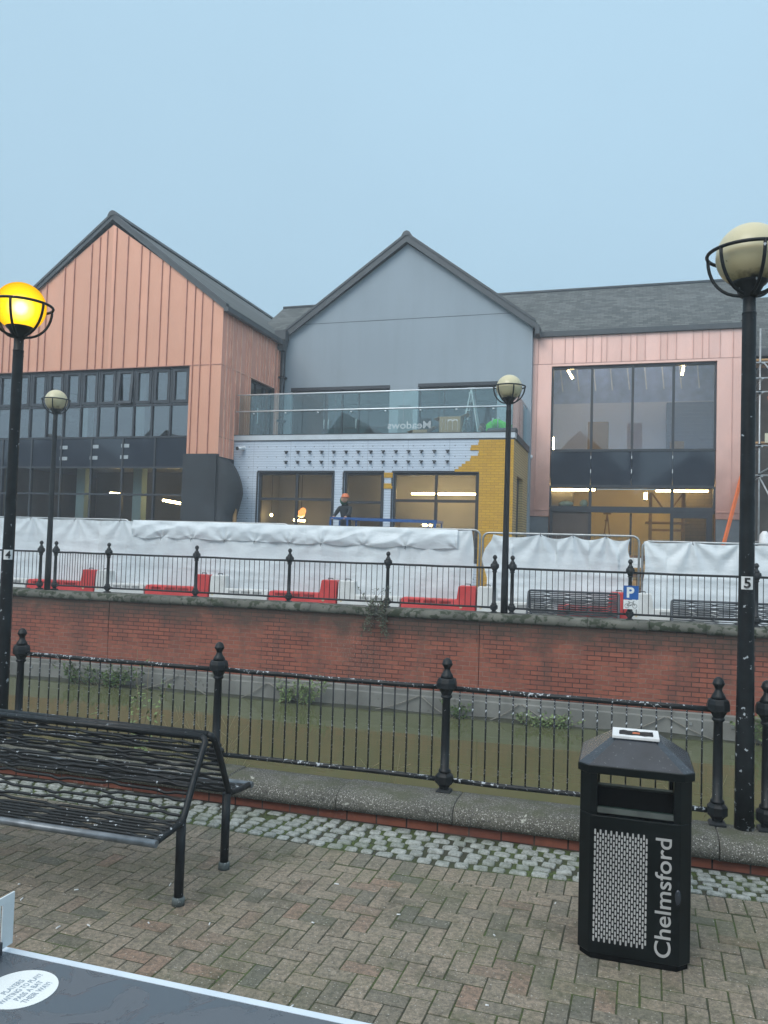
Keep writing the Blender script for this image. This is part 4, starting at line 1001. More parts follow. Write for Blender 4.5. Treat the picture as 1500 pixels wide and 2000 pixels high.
# rainwater hopper and downpipe in the valley
dp = thing('downpipe', 'black rainwater hopper and downpipe between the two gables', 'downpipe', (-11.42, 25.1, 5.1))
mb = MB(); mb.box(-11.62, -11.22, 24.86, 25.2, 8.95, 9.28); mb.prism_y([(-11.60,8.95), (-11.50,8.62), (-11.30,8.62), (-11.24,8.95)], 24.9, 25.18); mb.build('hopper', M['fascia'], dp)
mb = MB(); mb.tube([(-11.40,25.12,8.7), (-11.40,25.12,7), (-11.40,25.12,5.12)], .075, 10); mb.build('pipe', M['frame_dark'], dp)
mb = MB()
for z in (7.7, 6.2): mb.box(-11.5, -11.28, 25.03, 25.29, z-.03, z+.03)
mb.build('pipe_clip', M['frame_dark'], dp)

# ================================================================== SHOP EXTENSION with terrace
S = thing('shop_extension', 'flat roofed shop clad half in white boards and yellow brick under the terrace', 'shop', (-7.2, 22, ZF))
sx0, sx1, sy_ = -11.50, -2.98, 22.0
H1 = (-10.65, -8.23, 1.6, 4.13); H2 = (-7.89, -6.71, ZF, 4.13); H3 = (-6.41, -3.95, 1.6, 4.13)
mb = MB(); mb.wall_x(sx0, -3.0, ZF, 5.08, sy_, .25, [H1, H2, H3]); mb.build('white_boarding', M['boards'], S)
mb = MB(); y0 = sy_-.022
for k in range(63):
    z = ZF+.0+.075*k
    if z+.075 > 5.085: break
    if z < 4.13: left = -3.93
    elif z < 4.30: left = -4.62+.11*(k % 2)-.0
    elif z < 4.45: left = -4.42+.10*(k % 2)
    else: left = -3.97-.22*((k//2) % 2)+.02*(k % 2)
    mb.box(left, sx1, y0, sy_-.001, z+.0005, z+.0745)
mb.build('yellow_brickwork', M['yellow_face'], S); mb = MB()
for (a, b, z) in ((-6.70,-6.42,4.05), (-6.70,-6.42,3.98), (-6.70,-6.45,3.74), (-6.70,-6.42,3.665)): mb.box(a, b, y0, sy_-.001, z, z+.0745)
mb.build('yellow_patch', M['yellow_face'], S)
mb = MB(); D = (22.75, 24.1, ZF, 4.12)
for a, b, c, d in ((22.0, D[0], ZF, 5.08), (D[0], D[1], D[3], 5.08), (D[1], 25.6, ZF, 5.08)): mb.quad((sx1,a,c), (sx1,b,c), (sx1,b,d), (sx1,a,d))
mb.quad((sx1,D[0],D[2]), (sx1,D[0],D[3]), (sx1-.2,D[0],D[3]), (sx1-.2,D[0],D[2])); mb.quad((sx1,D[0],D[3]), (sx1,D[1],D[3]), (sx1-.2,D[1],D[3]), (sx1-.2,D[0],D[3])); mb.quad((sx1,D[1],D[2]), (sx1-.2,D[1],D[2]), (sx1-.2,D[1],D[3]), (sx1,D[1],D[3]))
mb.build('side_brickwork', M['yellow_side'], S)
mb = MB(); mb.box(sx1-.19, sx1-.12, D[0], D[1], ZF, D[3]); mb.build('side_door', M['frame_dark2'], S)
mb = MB(); mb.box(sx0, sx1+.03, sy_-.05, sy_+.3, 5.092, 5.245); mb.build('parapet_flashing', M['parapet'], S)
mb = MB(); mb.box(sx0, sx1+.036, sy_-.058, sy_+.31, 5.245, 5.262); mb.box(sx0+.01, sx1+.02, sy_-.04, sy_-.02, 5.078, 5.094)
mb.prism_x([(21.93,5.262), (22.5,5.262), (22.6,5.36), (22.2,5.40)], -3.75, sx1+.03); mb.box(sx1-.05, sx1+.04, sy_+.311, 25.3, 5.08, 5.26); mb.build('membrane', M['membrane'], S)
mb = MB(); mb.box(sx0, sx1-.06, sy_+.311, 25.29, 5.0, 5.09); mb.build('terrace_deck', M['slab'], S)
def shop_win(nm, h, cols, rows, gm='glass_clear'):
    f_ = .075; y = sy_+.06; mb = MB()
    for z in [h[2]+f_/2]+rows+[h[3]-f_/2]: mb.box(h[0], h[1], y, y+.08, z-f_/2, z+f_/2)
    for x in [h[0]+f_/2]+cols+[h[1]-f_/2]: mb.box(x-f_/2, x+f_/2, y-.004, y+.084, h[2], h[3])
    mb.box(h[0]-.03, h[1]+.03, sy_-.02, sy_+.0, h[3], h[3]+.05); mb.box(h[0]-.05, h[0], sy_-.02, sy_-.001, h[2], h[3]); mb.box(h[1], h[1]+.03, sy_-.024, sy_-.001, h[2], h[3])
    fr = mb.build(nm, M['frame_dark2'], S); mb = MB(); xs = [h[0]]+cols+[h[1]]; zs = [h[2]]+rows+[h[3]]
    for a, b in zip(xs, xs[1:]):
        for c, d in zip(zs, zs[1:]): t = random.uniform(-.003, .003); mb.quad((a,y+.04+t,c), (b,y+.04-t,c), (b,y+.04-t,d), (a,y+.04+t,d))
    mb.build('glass', M[gm], fr); return fr
shop_win('shop_window', H1, [-9.41], [3.33]); shop_win('shop_doorway', H2, [], [3.26]); shop_win('shop_window', H3, [-5.155], [3.33])
mb = MB(); zi = 4.30
mb.quad((sx0,25.2,ZF), (sx1-.3,25.2,ZF), (sx1-.3,25.2,zi), (sx0,25.2,zi)); mb.quad((sx0+.1,22.26,ZF), (sx0+.1,25.2,ZF), (sx0+.1,25.2,zi), (sx0+.1,22.26,zi)); mb.quad((sx1-.3,22.26,ZF), (sx1-.3,22.26,zi), (sx1-.3,25.2,zi), (sx1-.3,25.2,ZF))
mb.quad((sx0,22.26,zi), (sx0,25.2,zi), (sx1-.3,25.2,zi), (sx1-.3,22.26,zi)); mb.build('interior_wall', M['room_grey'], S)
mb = MB(); mb.box(-8.1, -7.0, 24.2, 25.0, ZF, 2.9); mb.box(-6.1, -4.6, 24.6, 25.1, ZF, 2.6); mb.box(-9.9, -9.0, 24.4, 25.1, ZF, 2.5); mb.build('counter', M['room_brown'], S)
br = None
for k in range(14):
    for row, z in enumerate((4.75, 4.455)):
        x = -9.75+k*.3785
        if br is None:
            mb = MB(); mb.box(x-.045, x+.045, 21.985, 21.999, z-.02, z+.02); mb.box(x-.016, x+.016, 21.90, 21.985, z-.075, z-.005); mb.box(x-.05, x+.05, 21.90, 21.915, z-.012, z+.012); br = mb.build('bracket', M['frame_dark'], S)
        else: copy_part(br, S, k*.3785, 0, z-4.75)
# glass balustrade
B = thing('glass_balustrade', 'frameless glass balustrade with two pale rails round the terrace', 'balustrade', (-7.2, 22.05, 5.26))
pane = None; n = 8; xa, xb = -11.40, -3.05; wd = (xb-xa)/n
for k in range(n):
    x = xa+k*wd
    if pane is None:
        mb = MB(); mb.box(x+.008, x+wd-.008, 22.06, 22.075, 5.265, 6.49); pane = mb.build('pane', M['glass_bal'], B); last = pane
    else: last = copy_part(pane, B, k*wd)
for k in range(3):
    ya = 22.1+k*1.06; mb = MB(); mb.box(-3.055, -3.04, ya+.01, ya+1.05, 5.265, 6.49); mb.build('pane', M['glass_bal'], B)
mb = MB(); mb.tube([(-11.48,22.068,6.505), (-7,22.068,6.505), (-3.05,22.068,6.505), (-3.047,25.28,6.505)], .022, 8); mb.build('handrail', M['steel_rail'], B)
mb = MB(); mb.tube([(-11.9+.42,22.02,5.985), (-7,22.02,5.985), (-3.2,22.02,5.985)], .022, 8)
for k in range(n): mb.lathe([(.03,0), (.03,.03)], (xa+(k+.5)*wd, 22.0, 5.90), 8)
mb.build('mid_rail', M['steel_rail'], B)
mb = MB(); text_mesh(mb, 'Meadows', (-5.36, 22.052, 5.40), (-1,0,0), (0,0,1), .30, bold=.003, fit=1.28)
Mx, Mz = -5.02, 5.34
for a, b in (((0,0),(.02,.30)), ((.10,0),(.12,.34)), ((.17,0),(.17,.30)), ((.46,0),(.46,.30))): mb.bar((Mx+a[0]-.02,22.052,Mz+a[1]), (Mx+b[0]-.02,22.052,Mz+b[1]), .004, .035)
for cx in (.245, .385):
    pts = [(Mx-.02+cx+.072*math.cos(t_*math.pi/8), 22.052, Mz+.22+.075*math.sin(t_*math.pi/8)) for t_ in range(9)]
    for a, b in zip(pts, pts[1:]): mb.bar(a, b, .004, .032)
mb.bar((Mx-.02+.315,22.052,Mz), (Mx-.02+.315,22.052,Mz+.22), .004, .03)
mb.build('lettering', M['film'], last)
# wall camera
sc_ = thing('security_camera', 'small white bullet camera high on the left of the boarded wall', 'camera', (-11.22, 22, 4.84))
mb = MB(); mb.lathe([(.07,0), (.07,.02), (.05,.03)], (0,0,0), 12); mb.v = [(-11.16+a, 21.999-c, 4.86+b) for a, b, c in mb.v]; mb.build('mount', M['white_plate'], sc_)
mb = MB(); mb.tube([(-11.16,21.97,4.86), (-11.20,21.86,4.84), (-11.24,21.72,4.82)], .052, 12); mb.build('camera_body', M['white_plate'], sc_)
mb = MB(); mb.tube([(-11.2405,21.719,4.82), (-11.244,21.70,4.818)], .054, 12); mb.build('lens', M['black_print'], sc_)
sw = thing('wall_spotlight', 'small round white fitting on the copper edge beside the brick side wall', 'light fitting', (-2.94, 25.5, 4.98))
mb = MB(); mb.sphere((-2.93,25.52,4.98), .07, 10, 8); mb.build('fitting', M['white_plate'], sw)

# ================================================================== COPPER SHOPFRONT BUILDING (right)
Rb = thing('copper_shopfront_building', 'two storey pink copper framed building with large lit windows at right', 'building', (.3, 25.6, ZF))
ry = 25.60; rx0, rx1 = -2.95, 3.30; RO = (-2.33, 2.54, ZF, 7.86)
tops = [-2.76,-2.33,-1.93,-1.68,-1.27,-1.08,-.82,-.66,-.22,.05,.23,.48,.92,1.12,1.38,1.86,2.12,2.30,2.62,2.98]
mb = MB(); xs = [rx0]+tops+[rx1]
for a, b in zip(xs, xs[1:]): mb.quad((a+.004,ry,7.945), (b-.004,ry,7.945), (b-.004,ry,8.80), (a+.004,ry,8.80))
for (a, b) in ((rx0,-2.78), (-2.772,RO[0]), (RO[1],2.96), (2.968,rx1)):
    zc = [3.10, 3.32, 7.94]
    for c, d in zip(zc, zc[1:]): mb.quad((a,ry,c+.003), (b,ry,c+.003), (b,ry,d-.003), (a,ry,d-.003))
mb.quad((RO[0],ry,7.86), (RO[1],ry,7.86), (RO[1],ry,7.937), (RO[0],ry,7.937))
for x in (RO[0], RO[1]): mb.quad((x,ry,ZF), (x,ry+.3,ZF), (x,ry+.3,RO[3]), (x,ry,RO[3]))
mb.quad((RO[0],ry,RO[3]), (RO[0],ry+.3,RO[3]), (RO[1],ry+.3,RO[3]), (RO[1],ry,RO[3]))
mb.quad((rx1,ry,3.1), (rx1,ry+1.2,3.1), (rx1,ry+1.2,8.8), (rx1,ry,8.8)); mb.quad((rx0,ry,3.1), (rx0,ry,8.8), (rx0,ry+1.2,8.8), (rx0,ry+1.2,3.1))
mb.build('copper_cladding', M['copper_new'], Rb)
mb = MB()
for x in tops: mb.box(x-.009, x+.009, ry-.028, ry+.004, 7.95, 8.79)
mb.box(-2.785, -2.767, ry-.028, ry+.004, 3.1, 7.94); mb.box(2.955, 2.973, ry-.028, ry+.004, 3.1, 7.94); mb.box(rx0, rx1, ry-.012, ry+.004, 7.934, 7.947)
mb.box(rx0, RO[0], ry-.03, ry+.003, 3.30, 3.33); mb.box(RO[1], rx1, ry-.03, ry+.003, 3.30, 3.33); mb.build('copper_seams', plain('copper_seam_pink', (.55, .32, .27), .5, .3), Rb)
M['plinth'] = plain('plinth_slate_grey', (.11, .125, .14), .6, 0, .2, 3)
mb = MB(); mb.box(rx0+.02, RO[0]-.01, ry+.03, ry+.3, ZF, 3.10); mb.build('plinth', M['plinth'], Rb); mb = MB(); mb.box(RO[1]+.01, rx1, ry+.03, ry+.3, ZF, 3.10); mb.build('plinth', M['plinth'], Rb)
mb = MB(); mb.box(rx0-.02, rx1+.1, ry-.10, ry+.25, 8.802, 8.96); mb.build('gutter', M['fascia'], Rb)
# main slate roof runs behind the grey gable as well
mb = MB(); mb.prism_x([(25.52,8.93), (29.0,11.36), (32.5,8.93), (32.5,8.8), (29.0,11.2), (25.52,8.8)], -13.2, 3.42); mb.build('slate_roof', M['slate'], Rb)
mb = MB(); mb.tube([(-13.2,29.0,11.37), (3.42,29.0,11.37)], .07, 8); mb.build('ridge_tile', M['fascia'], Rb)
mux = [-1.085, .135, 1.325]; yw = ry+.10
uw = win('upper_window', RO[0]+.02, RO[1]-.02, [5.19, 7.82], mux, .075, yw, .12, 'frame_dark', Rb, 'glass')
mb = MB()
for a, b in zip([RO[0]+.02]+mux, mux+[RO[1]-.02]): mb.box(a+.006, b-.006, yw+.03, yw+.09, 4.11, 5.15)
sp2 = mb.build('spandrel', M['spandrel'], Rb)
mb = MB()
for x in mux: mb.box(x-.010, x+.010, yw+.02, yw+.029, 4.93, 5.02); mb.box(x-.010, x+.010, yw+.02, yw+.029, 4.48, 4.60)
mb.build('spandrel_clip', M['white_plate'], sp2)
lw_ = win('transom_window', RO[0]+.02, RO[1]-.02, [3.40, 4.07], [-1.085, 1.325], .085, yw, .12, 'frame_dark', Rb, 'glass_clear')
mb = MB(); mb.box(RO[0]+.01, RO[1]-.01, yw-.01, yw+.13, 3.26, 3.357)
for x in (RO[0]+.06, -1.085, 1.325, RO[1]-.12): mb.box(x-.045, x+.045, yw, yw+.12, ZF, 3.259)
mb.box(1.371, RO[1]-.166, yw, yw+.12, 3.12, 3.258); mb.box(2.30, RO[1]-.166, yw+.01, yw+.11, ZF, 3.119); mb.box(.11, .17, yw+.12, yw+.2, ZF, 3.25)
en = mb.build('entrance_frame', M['frame_dark2'], Rb)
mb = MB(); mb.box(RO[0]+.11, -1.131, yw+.04, yw+.08, ZF, 3.259); mb.build('boarded_panel', plain('board_dark_brown', (.075, .055, .045), .6, 0, .2, 2), en)
mb = MB(); mb.quad((1.37,yw+.05,ZF), (2.3,yw+.05,ZF), (2.3,yw+.05,3.12), (1.37,yw+.05,3.12)); mb.build('glass', M['glass_clear'], en)
# rooms
yb_ = 30.0
mb = MB(); mb.quad((rx0+.3,yb_,ZF), (rx1-.2,yb_,ZF), (rx1-.2,yb_,4.3), (rx0+.3,yb_,4.3)); mb.quad((rx0+.3,ry+.3,ZF), (rx0+.3,yb_,ZF), (rx0+.3,yb_,4.3), (rx0+.3,ry+.3,4.3)); mb.build('interior_wall', M['room_cream'], Rb)
mb = MB(); mb.quad((rx1-.2,ry+.3,ZF), (rx1-.2,ry+.3,4.3), (rx1-.2,yb_,4.3), (rx1-.2,yb_,ZF)); mb.box(1.9, rx1-.2, 28.6, 28.8, ZF, 4.3); mb.build('block_wall', M['brick_room'], Rb)
mb = MB(); mb.box(-2.5, -1.75, 28.2, 28.4, ZF, 4.29); mb.build('stud_wall', M['room_dark'], Rb)
mb = MB(); mb.box(rx0+.3, rx1-.2, ry+.31, yb_, 4.32, 5.06); mb.build('floor_slab', M['slab'], Rb)
mb = MB(); mb.quad((rx0+.3,yb_-1.4,5.06), (rx1-.2,yb_-1.4,5.06), (rx1-.2,yb_-1.4,7.2), (rx0+.3,yb_-1.4,7.2)); mb.quad((rx0+.3,ry+.3,5.06), (rx0+.3,yb_,5.06), (rx0+.3,yb_,8.6), (rx0+.3,ry+.3,8.6)); mb.quad((rx1-.2,ry+.3,5.06), (rx1-.2,ry+.3,8.6), (rx1-.2,yb_,8.6), (rx1-.2,yb_,5.06)); mb.build('upper_room_wall', M['room_lilac'], Rb)
mb = MB(); mb.box(1.25, rx1-.2, 28.3, 28.59, 5.06, 7.12); mb.build('upper_block_wall', M['brick_blue'], Rb)
mb = MB(); mb.quad((rx0+.3,ry+.3,8.72), (rx0+.3,yb_,8.72), (rx1-.2,yb_,8.72), (rx1-.2,ry+.3,8.72)); mb.quad((rx0+.3,yb_-1.4,7.2), (rx1-.2,yb_-1.4,7.2), (rx1-.2,yb_-1.3,8.7), (rx0+.3,yb_-1.3,8.7)); mb.build('upper_ceiling', plain('ceiling_membrane_blue', (.34, .40, .56), .8), Rb)
mb = MB()
for k in range(9): x = rx0+.6+k*.62; mb.box(x-.03, x+.03, ry+.4, yb_-1.45, 8.45, 8.68)

for k in range(10): x = rx0+.75+k*.56; mb.bar((x,28.53,7.62), (x-.10,28.35,8.55), .045, .03)
mb.build('ceiling_joist', plain('joist_pale', (.7, .7, .68), .8), Rb)

# ================================================================== LIT TUBES AND LAMPS INSIDE
tube0 = None
TG = 'lit tube lights inside the buildings'
def tubelight(label, a, b, r=.022, m='tube'):
    c = (Vector(a)+Vector(b))/2; t = thing('tube_light', label, 'light', c, TG)
    mb = MB(); mb.tube([a, b], r, 8); mb.build('lit_tube', M[m], t)
    d = (Vector(b)-Vector(a)).normalized(); mb = MB()
    mb.tube([Vector(a)-d*.05, Vector(a)], r*1.25, 8); mb.tube([Vector(b), Vector(b)+d*.05], r*1.25, 8); mb.build('tube_cap', M['white_plate'], t)
tubelight('short slanting tube at the top left of the right upper window', (-1.88,26.5,7.90), (-1.70,26.2,7.55), .035)
tubelight('short slanting tube at the top right of the right upper window', (1.66,26.5,7.97), (1.58,26.2,7.55), .035)
tubelight('unseen added tube brightening the right upper room, left', (-1.6,27.6,8.40), (-.3,27.6,8.40), .02, 'fill_tube')  # added above the lintel, out of view, to brighten the room
tubelight('unseen added tube brightening the right upper room, right', (.5,27.6,8.40), (1.8,27.6,8.40), .02, 'fill_tube')  # second added tube, also hidden above the lintel
tubelight('short upright tube in the lower left corner of the right upper window', (-2.30,26.4,5.30), (-2.32,26.5,5.72), .03)
tubelight('tube at the left end of the transom window, right building', (-2.52,28.0,4.12), (-1.02,28.0,4.13), .035)
tubelight('tube at the right end of the transom window, right building', (.93,28.0,4.11), (2.55,28.0,4.12), .03)
tubelight('small glowing upright fitting in the middle of the transom window', (.62,28.4,3.85), (.62,28.4,4.08), .05)
tubelight('long tube in the shop window beside the yellow bricks', (-6.38,24.0,3.66), (-4.2,24.0,3.67), .03)
tubelight('small end tube at the left side of the yellow shop window', (-7.05,24.5,3.62), (-7.05,24.5,3.85), .035)
tubelight('tube glowing low in the yellow shop window at right', (-4.2,24.0,2.62), (-3.6,24.0,2.60), .03)
tubelight('short tube glowing low in the yellow shop window at left', (-6.0,24.0,2.70), (-5.7,24.0,2.69), .03)
tubelight('short tube under the orange lamp in the left shop window', (-10.30,24.0,2.77), (-9.9,24.0,2.75), .035)
tubelight('left lit tube in the ground floor of the copper gable building', (-16.55,23.0,3.52), (-16.08,23.0,3.49), .03)
tubelight('right lit tube in the ground floor of the copper gable building', (-14.52,23.0,3.30), (-13.85,23.0,3.20), .04)
ol = thing('work_lamp', 'round orange lamp glowing in the left shop window', 'lamp', (-10.05, 24, 2.95))
mb = MB(); mb.sphere((-10.05,24.0,2.98), .13, 14, 10); mb.sphere((-10.0,24.02,3.08), .10, 12, 8); mb.build('lamp_shade', M['lamp_amber'], ol)
mb = MB(); mb.tube([(-10.05,24.0,3.1), (-10.05,24.0,4.28)], .012, 6); mb.build('flex', M['frame_dark'], ol)
ol = thing('bulb', 'small bare bulb at the lower left of the left shop window', 'bulb', (-11.05, 24, 2.9))
mb = MB(); mb.sphere((-11.1,24.0,2.92), .045, 10, 8); mb.build('glass_bulb', M['tube'], ol); mb = MB(); mb.tube([(-11.1,24.0,2.96), (-11.1,24.0,4.28)], .008, 6); mb.build('flex', M['frame_dark'], ol)

# ================================================================== SITE CLUTTER
def ladder(name, label, a, b, width, wdir, m, rungs, cat='ladder', r=.03):
    a, b, wv = Vector(a), Vector(b), Vector(wdir).normalized()*width
    t = thing(name, label, cat, a)
    st_ = MB(); st_.bar(a, b, r*1.1, r*2); st_.build('stile', M[m], t); st_ = MB(); st_.bar(a+wv, b+wv, r*1.1, r*2); st_.build('stile', M[m], t)
    mb = MB()
    for k in range(1, rungs): p = a+(b-a)*k/rungs; mb.tube([p, p+wv], .016, 6)
    mb.build('rungs', M[m], t); return t
ladder('ladder', 'orange ladder leaning on the right copper pier', (2.20,24.5,ZF), (3.22,25.45,4.35), .40, (-.105,-1,0), 'orange', 15, r=.05)
def stepladder(label, x, y, z, h, spread, m, w_=.42, yaw=0.0, n=6):
    t = thing('step_ladder', label, 'step ladder', (x, y, z)); A = []
    for s in (-1, 1):
        for e in (-.5, .5):
            mb = MB(); mb.bar((x+s*spread, y+e*w_, z), (x, y+e*w_*.75, z+h), .035, .06); mb.build('stile', M[m], t)
    mb = MB()
    for k in range(1, n+1): f = k/(n+.5); xx = x-spread*(1-f); mb.box(xx-.05, xx+.05, y-w_*.5+.02, y+w_*.5-.02, z+h*f-.012, z+h*f+.012)
    mb.build('treads', M[m], t); mb = MB(); mb.box(x-.12, x+.12, y-w_*.42, y+w_*.42, z+h-.01, z+h+.03); mb.build('cap', M[m], t); return t
stepladder('pale aluminium step ladder on the terrace behind the glass', -4.56, 24.0, 5.09, 1.78, .32, 'steel')
stepladder('wooden step ladder inside the right building entrance', -.60, 27.5, ZF, 2.9, .35, 'timber')
sc = thing('scaffold_tower', 'small timber trestle tower inside the right building', 'trestle', (1.2, 27.3, ZF))
mb = MB()
for x in (.75, 1.75):
    for y in (27.0, 27.6): mb.box(x-.04, x+.04, y-.04, y+.04, ZF, 3.98)
mb.build('upright', M['timber'], sc); mb = MB()
for z in (1.2, 1.6, 2.0, 2.4, 2.75): mb.box(.79, 1.71, 26.96, 27.0, z, z+.07)
mb.box(.6, 1.9, 26.9, 27.7, 3.0, 3.05); mb.bar((.79,27,3.95), (1.1,27,3.5), .05, .05); mb.bar((1.71,27,3.95), (1.4,27,3.5), .05, .05); mb.build('rail', M['timber'], sc)
def carton(name, label, x0, x1, y0, y1, z0, z1, flaps=True):
    t = thing(name, label, 'box', ((x0+x1)/2, (y0+y1)/2, z0)); mb = MB(); mb.box(x0, x1, y0, y1, z0, z1); b = mb.build('carton', M['cardboard'], t)
    bv = b.modifiers.new('bevel', 'BEVEL'); bv.width = .01; bv.segments = 2
    if flaps:
        mb = MB(); mb.bar((x1,(y0+y1)/2,z1), (x1+.22,(y0+y1)/2,z1+.10), (y1-y0)*.95, .008); mb.bar((x0,(y0+y1)/2,z1), (x0-.18,(y0+y1)/2,z1-.06), (y1-y0)*.95, .008); mb.build('flap', M['cardboard'], t)
    mb = MB(); mb.box(x0-.002, x1+.002, (y0+y1)/2-.03, (y0+y1)/2+.03, z1+.001, z1+.003); mb.build('tape', M['timber'], t)
carton('cardboard_box', 'open cardboard box on the terrace beside the step ladder', -5.45, -4.80, 23.5, 24.0, 5.09, 5.97)
carton('cardboard_box', 'small cardboard box behind the mirrored lettering on the terrace', -6.3, -5.85, 23.6, 24.0, 5.09, 5.60)
carton('tall_carton', 'tall tan carton standing in the right upper window', -1.25, -.60, 26.9, 27.4, 5.06, 6.28, False)
carton('tall_carton', 'dark low carton at the right of the upper window floor', 1.32, 1.72, 26.9, 27.4, 5.06, 5.62, False)
o = thing('plastic_bag', 'crumpled pale green bag on the transom ledge, left', 'bag', (-1.85, 26.0, 3.45))
mb = MB(); mb.grid(lambda u, v: (-2.05+.45*u+.03*noise.noise(Vector((u*5,v*5,1))), 25.95+.16*math.sin(v*6.28)*math.sin(u*3.14), 3.52+.10*math.cos(v*6.28)*math.sin(u*3.14)**.5+.02*noise.noise(Vector((u*6,v*6,3)))), 24, 16); mb.build('bag', M['mint'], o)
o = thing('plastic_bag', 'smaller crumpled pale bag on the transom ledge by the mullion', 'bag', (-1.3, 26.0, 3.45))
mb = MB(); mb.grid(lambda u, v: (-1.40+.24*u+.03*noise.noise(Vector((u*5,v*5,7))), 25.95+.12*math.sin(v*6.28)*math.sin(u*3.14), 3.54+.13*math.cos(v*6.28)*math.sin(u*3.14)**.5+.02*noise.noise(Vector((u*6,v*6,9)))), 20, 16); mb.build('bag', M['mint'], o)

# scaffolded neighbour at the right edge
Nb = thing('neighbour_building', 'slate roofed building behind scaffolding at the right edge', 'building', (7, 26.6, ZF))
mb = MB(); mb.wall_x(3.32, 12, ZF, 7.9, 26.9, .3, [(4.4,6.4,4.9,7.2), (7.6,9.6,4.9,7.2), (4.4,6.4,.9,3.4), (7.6,9.6,.9,3.4)]); mb.build('boarded_wall', M['slat_wall'], Nb)
mb = MB(); mb.prism_x([(26.3,8.3), (29.6,10.9), (33,8.3), (33,8.15), (29.6,10.7), (26.3,8.15)], 3.5, 12); mb.build('slate_roof', M['slate'], Nb)
mb = MB(); mb.box(3.45, 12, 26.2, 26.34, 8.1, 8.32); mb.build('gutter', M['fascia'], Nb)
mb = MB(); mb.bar((3.46,26.2,8.32), (3.46,29.6,10.95), .12, .14); mb.build('verge', M['fascia'], Nb)
for x in (4.4, 7.6):
    for z in (.9, 4.9): win('window', x, x+2, [z+.05, z+1.2, z+2.25], [x+1], .08, 27.0, .1, 'frame_dark', Nb, 'glass')
mb = MB(); mb.quad((3.6,30,ZF), (12,30,ZF), (12,30,7.9), (3.6,30,7.9)); mb.build('interior_wall', M['room_dark'], Nb)
Sf = thing('scaffold', 'galvanised tube scaffold at the right edge behind lamp post 5', 'scaffold', (5.5, 25.6, ZF))
s0 = None
for x in (3.62, 5.4, 7.2):
    for y in (24.95, 26.1):
        if s0 is None:
            mb = MB(); mb.tube([(x,y,ZF), (x,y,4), (x,y,8.6)], .026, 8); s0 = mb.build('standard', M['steel'], Sf); sx_, sy0 = x, y
        else: copy_part(s0, Sf, x-sx_, y-sy0)
for z in (2.45, 4.35, 5.2, 6.75, 7.15, 7.6):
    mb = MB(); mb.tube([(3.4,24.92,z), (7.6,24.92,z)], .025, 8); mb.build('ledger', M['steel'], Sf)
    mb = MB(); mb.tube([(3.66,24.7,z-.05), (3.66,26.3,z-.05)], .025, 8); mb.build('transom', M['steel'], Sf)
for z in (5.28, 7.68): mb = MB(); mb.box(3.4, 7.6, 25.0, 26.0, z, z+.05); mb.build('scaffold_board', M['timber'], Sf)
mb = MB(); mb.box(3.75, 7.6, 24.86, 24.89, 5.28, 5.55); mb.build('toe_board', plain('toe_board_cream', (.5, .47, .34), .7), Sf)
for a, b in (((3.62,24.9,4.4), (4.9,24.9,5.2)), ((3.62,24.9,4.3), (5.4,24.9,ZF+.3)), ((3.7,24.9,7.6), (5.4,24.9,5.3))): mb = MB(); mb.tube([a, b], .025, 8); mb.build('brace', M['steel'], Sf)
mb = MB()
for k in range(6):
    for z in (4.35, 5.2, 6.75): mb.box(3.58, 3.67, 24.9, 25.0, z-.05, z+.05)
mb.build('coupler', M['frame_dark'], Sf)
o = thing('barrier_netting', 'orange netting hanging from the scaffold', 'netting', (3.95, 24.8, 6.0))
mb = MB(); mb.grid(lambda u, v: (3.80+.24*u+.12*(1-v), 24.80-.05*math.sin(u*9+v*4), 5.75+.85*v), 12, 16); mb.build('netting', M['orange'], o)
o = thing('rubble_sack', 'pale sack on the ground beside the scaffold base', 'sack', (3.7, 24.6, ZF))
mb = MB(); mb.lathe([(.05,0), (.22,.05), (.25,.5), (.20,1.2), (.16,1.9), (.13,2.25), (.05,2.35)], (3.72,24.55,ZF), 12); mb.build('sack', M['white_plate'], o)

# scissor lift in front of the shop
Lf = thing('scissor_lift', 'blue railed work platform in front of the shop doorway', 'work platform', (-6.35, 21.2, ZF))
lx0, lx1, ly0, ly1, lz = -7.85, -4.84, 20.85, 21.6, 1.70
mb = MB(); mb.box(lx0, lx1, ly0, ly1, lz-.08, lz); mb.build('deck', M['steel'], Lf)
mb = MB()
for z in (2.73, 2.24): mb.bar((lx0,ly0,z+.02), (lx1,ly0,z-.02), .05, .06); mb.bar((lx0,ly1,z+.02), (lx1,ly1,z-.02), .05, .06)
mb.bar((lx0,ly0,2.75), (lx0,ly1,2.75), .05, .06); mb.bar((lx1,ly0,2.71), (lx1,ly1,2.71), .05, .06); mb.build('guard_rail', M['blue_steel'], Lf)
mb = MB()
for x in (lx0, lx1-.02, lx1-.22, -7.35):
    for y in (ly0, ly1): mb = MB(); mb.box(x-.022, x+.022, y-.022, y+.022, lz, 2.71); mb.build('guard_post', M['blue_steel'], Lf)
mb = MB()
for s in (0, 1):
    y = ly0+.1+s*.5; mb.bar((lx0+.3,y,.75), (lx1-.3,y,1.6), .05, .1); mb.bar((lx0+.3,y+.06,1.6), (lx1-.3,y+.06,.75), .05, .1)
mb.build('scissor_arm', M['blue_steel'], Lf)
mb = MB(); mb.box(lx0+.1, lx1-.1, ly0, ly1, .52, .75)
mb.build('chassis', M['blue_steel'], Lf); mb = MB()
for x in (lx0+.4, lx1-.4):
    for y in (ly0-.02, ly1+.02): mb.tube([(x,y-.06,.56), (x,y+.06,.56)], .16, 16)
mb.build('wheel', M['black_print'], Lf)

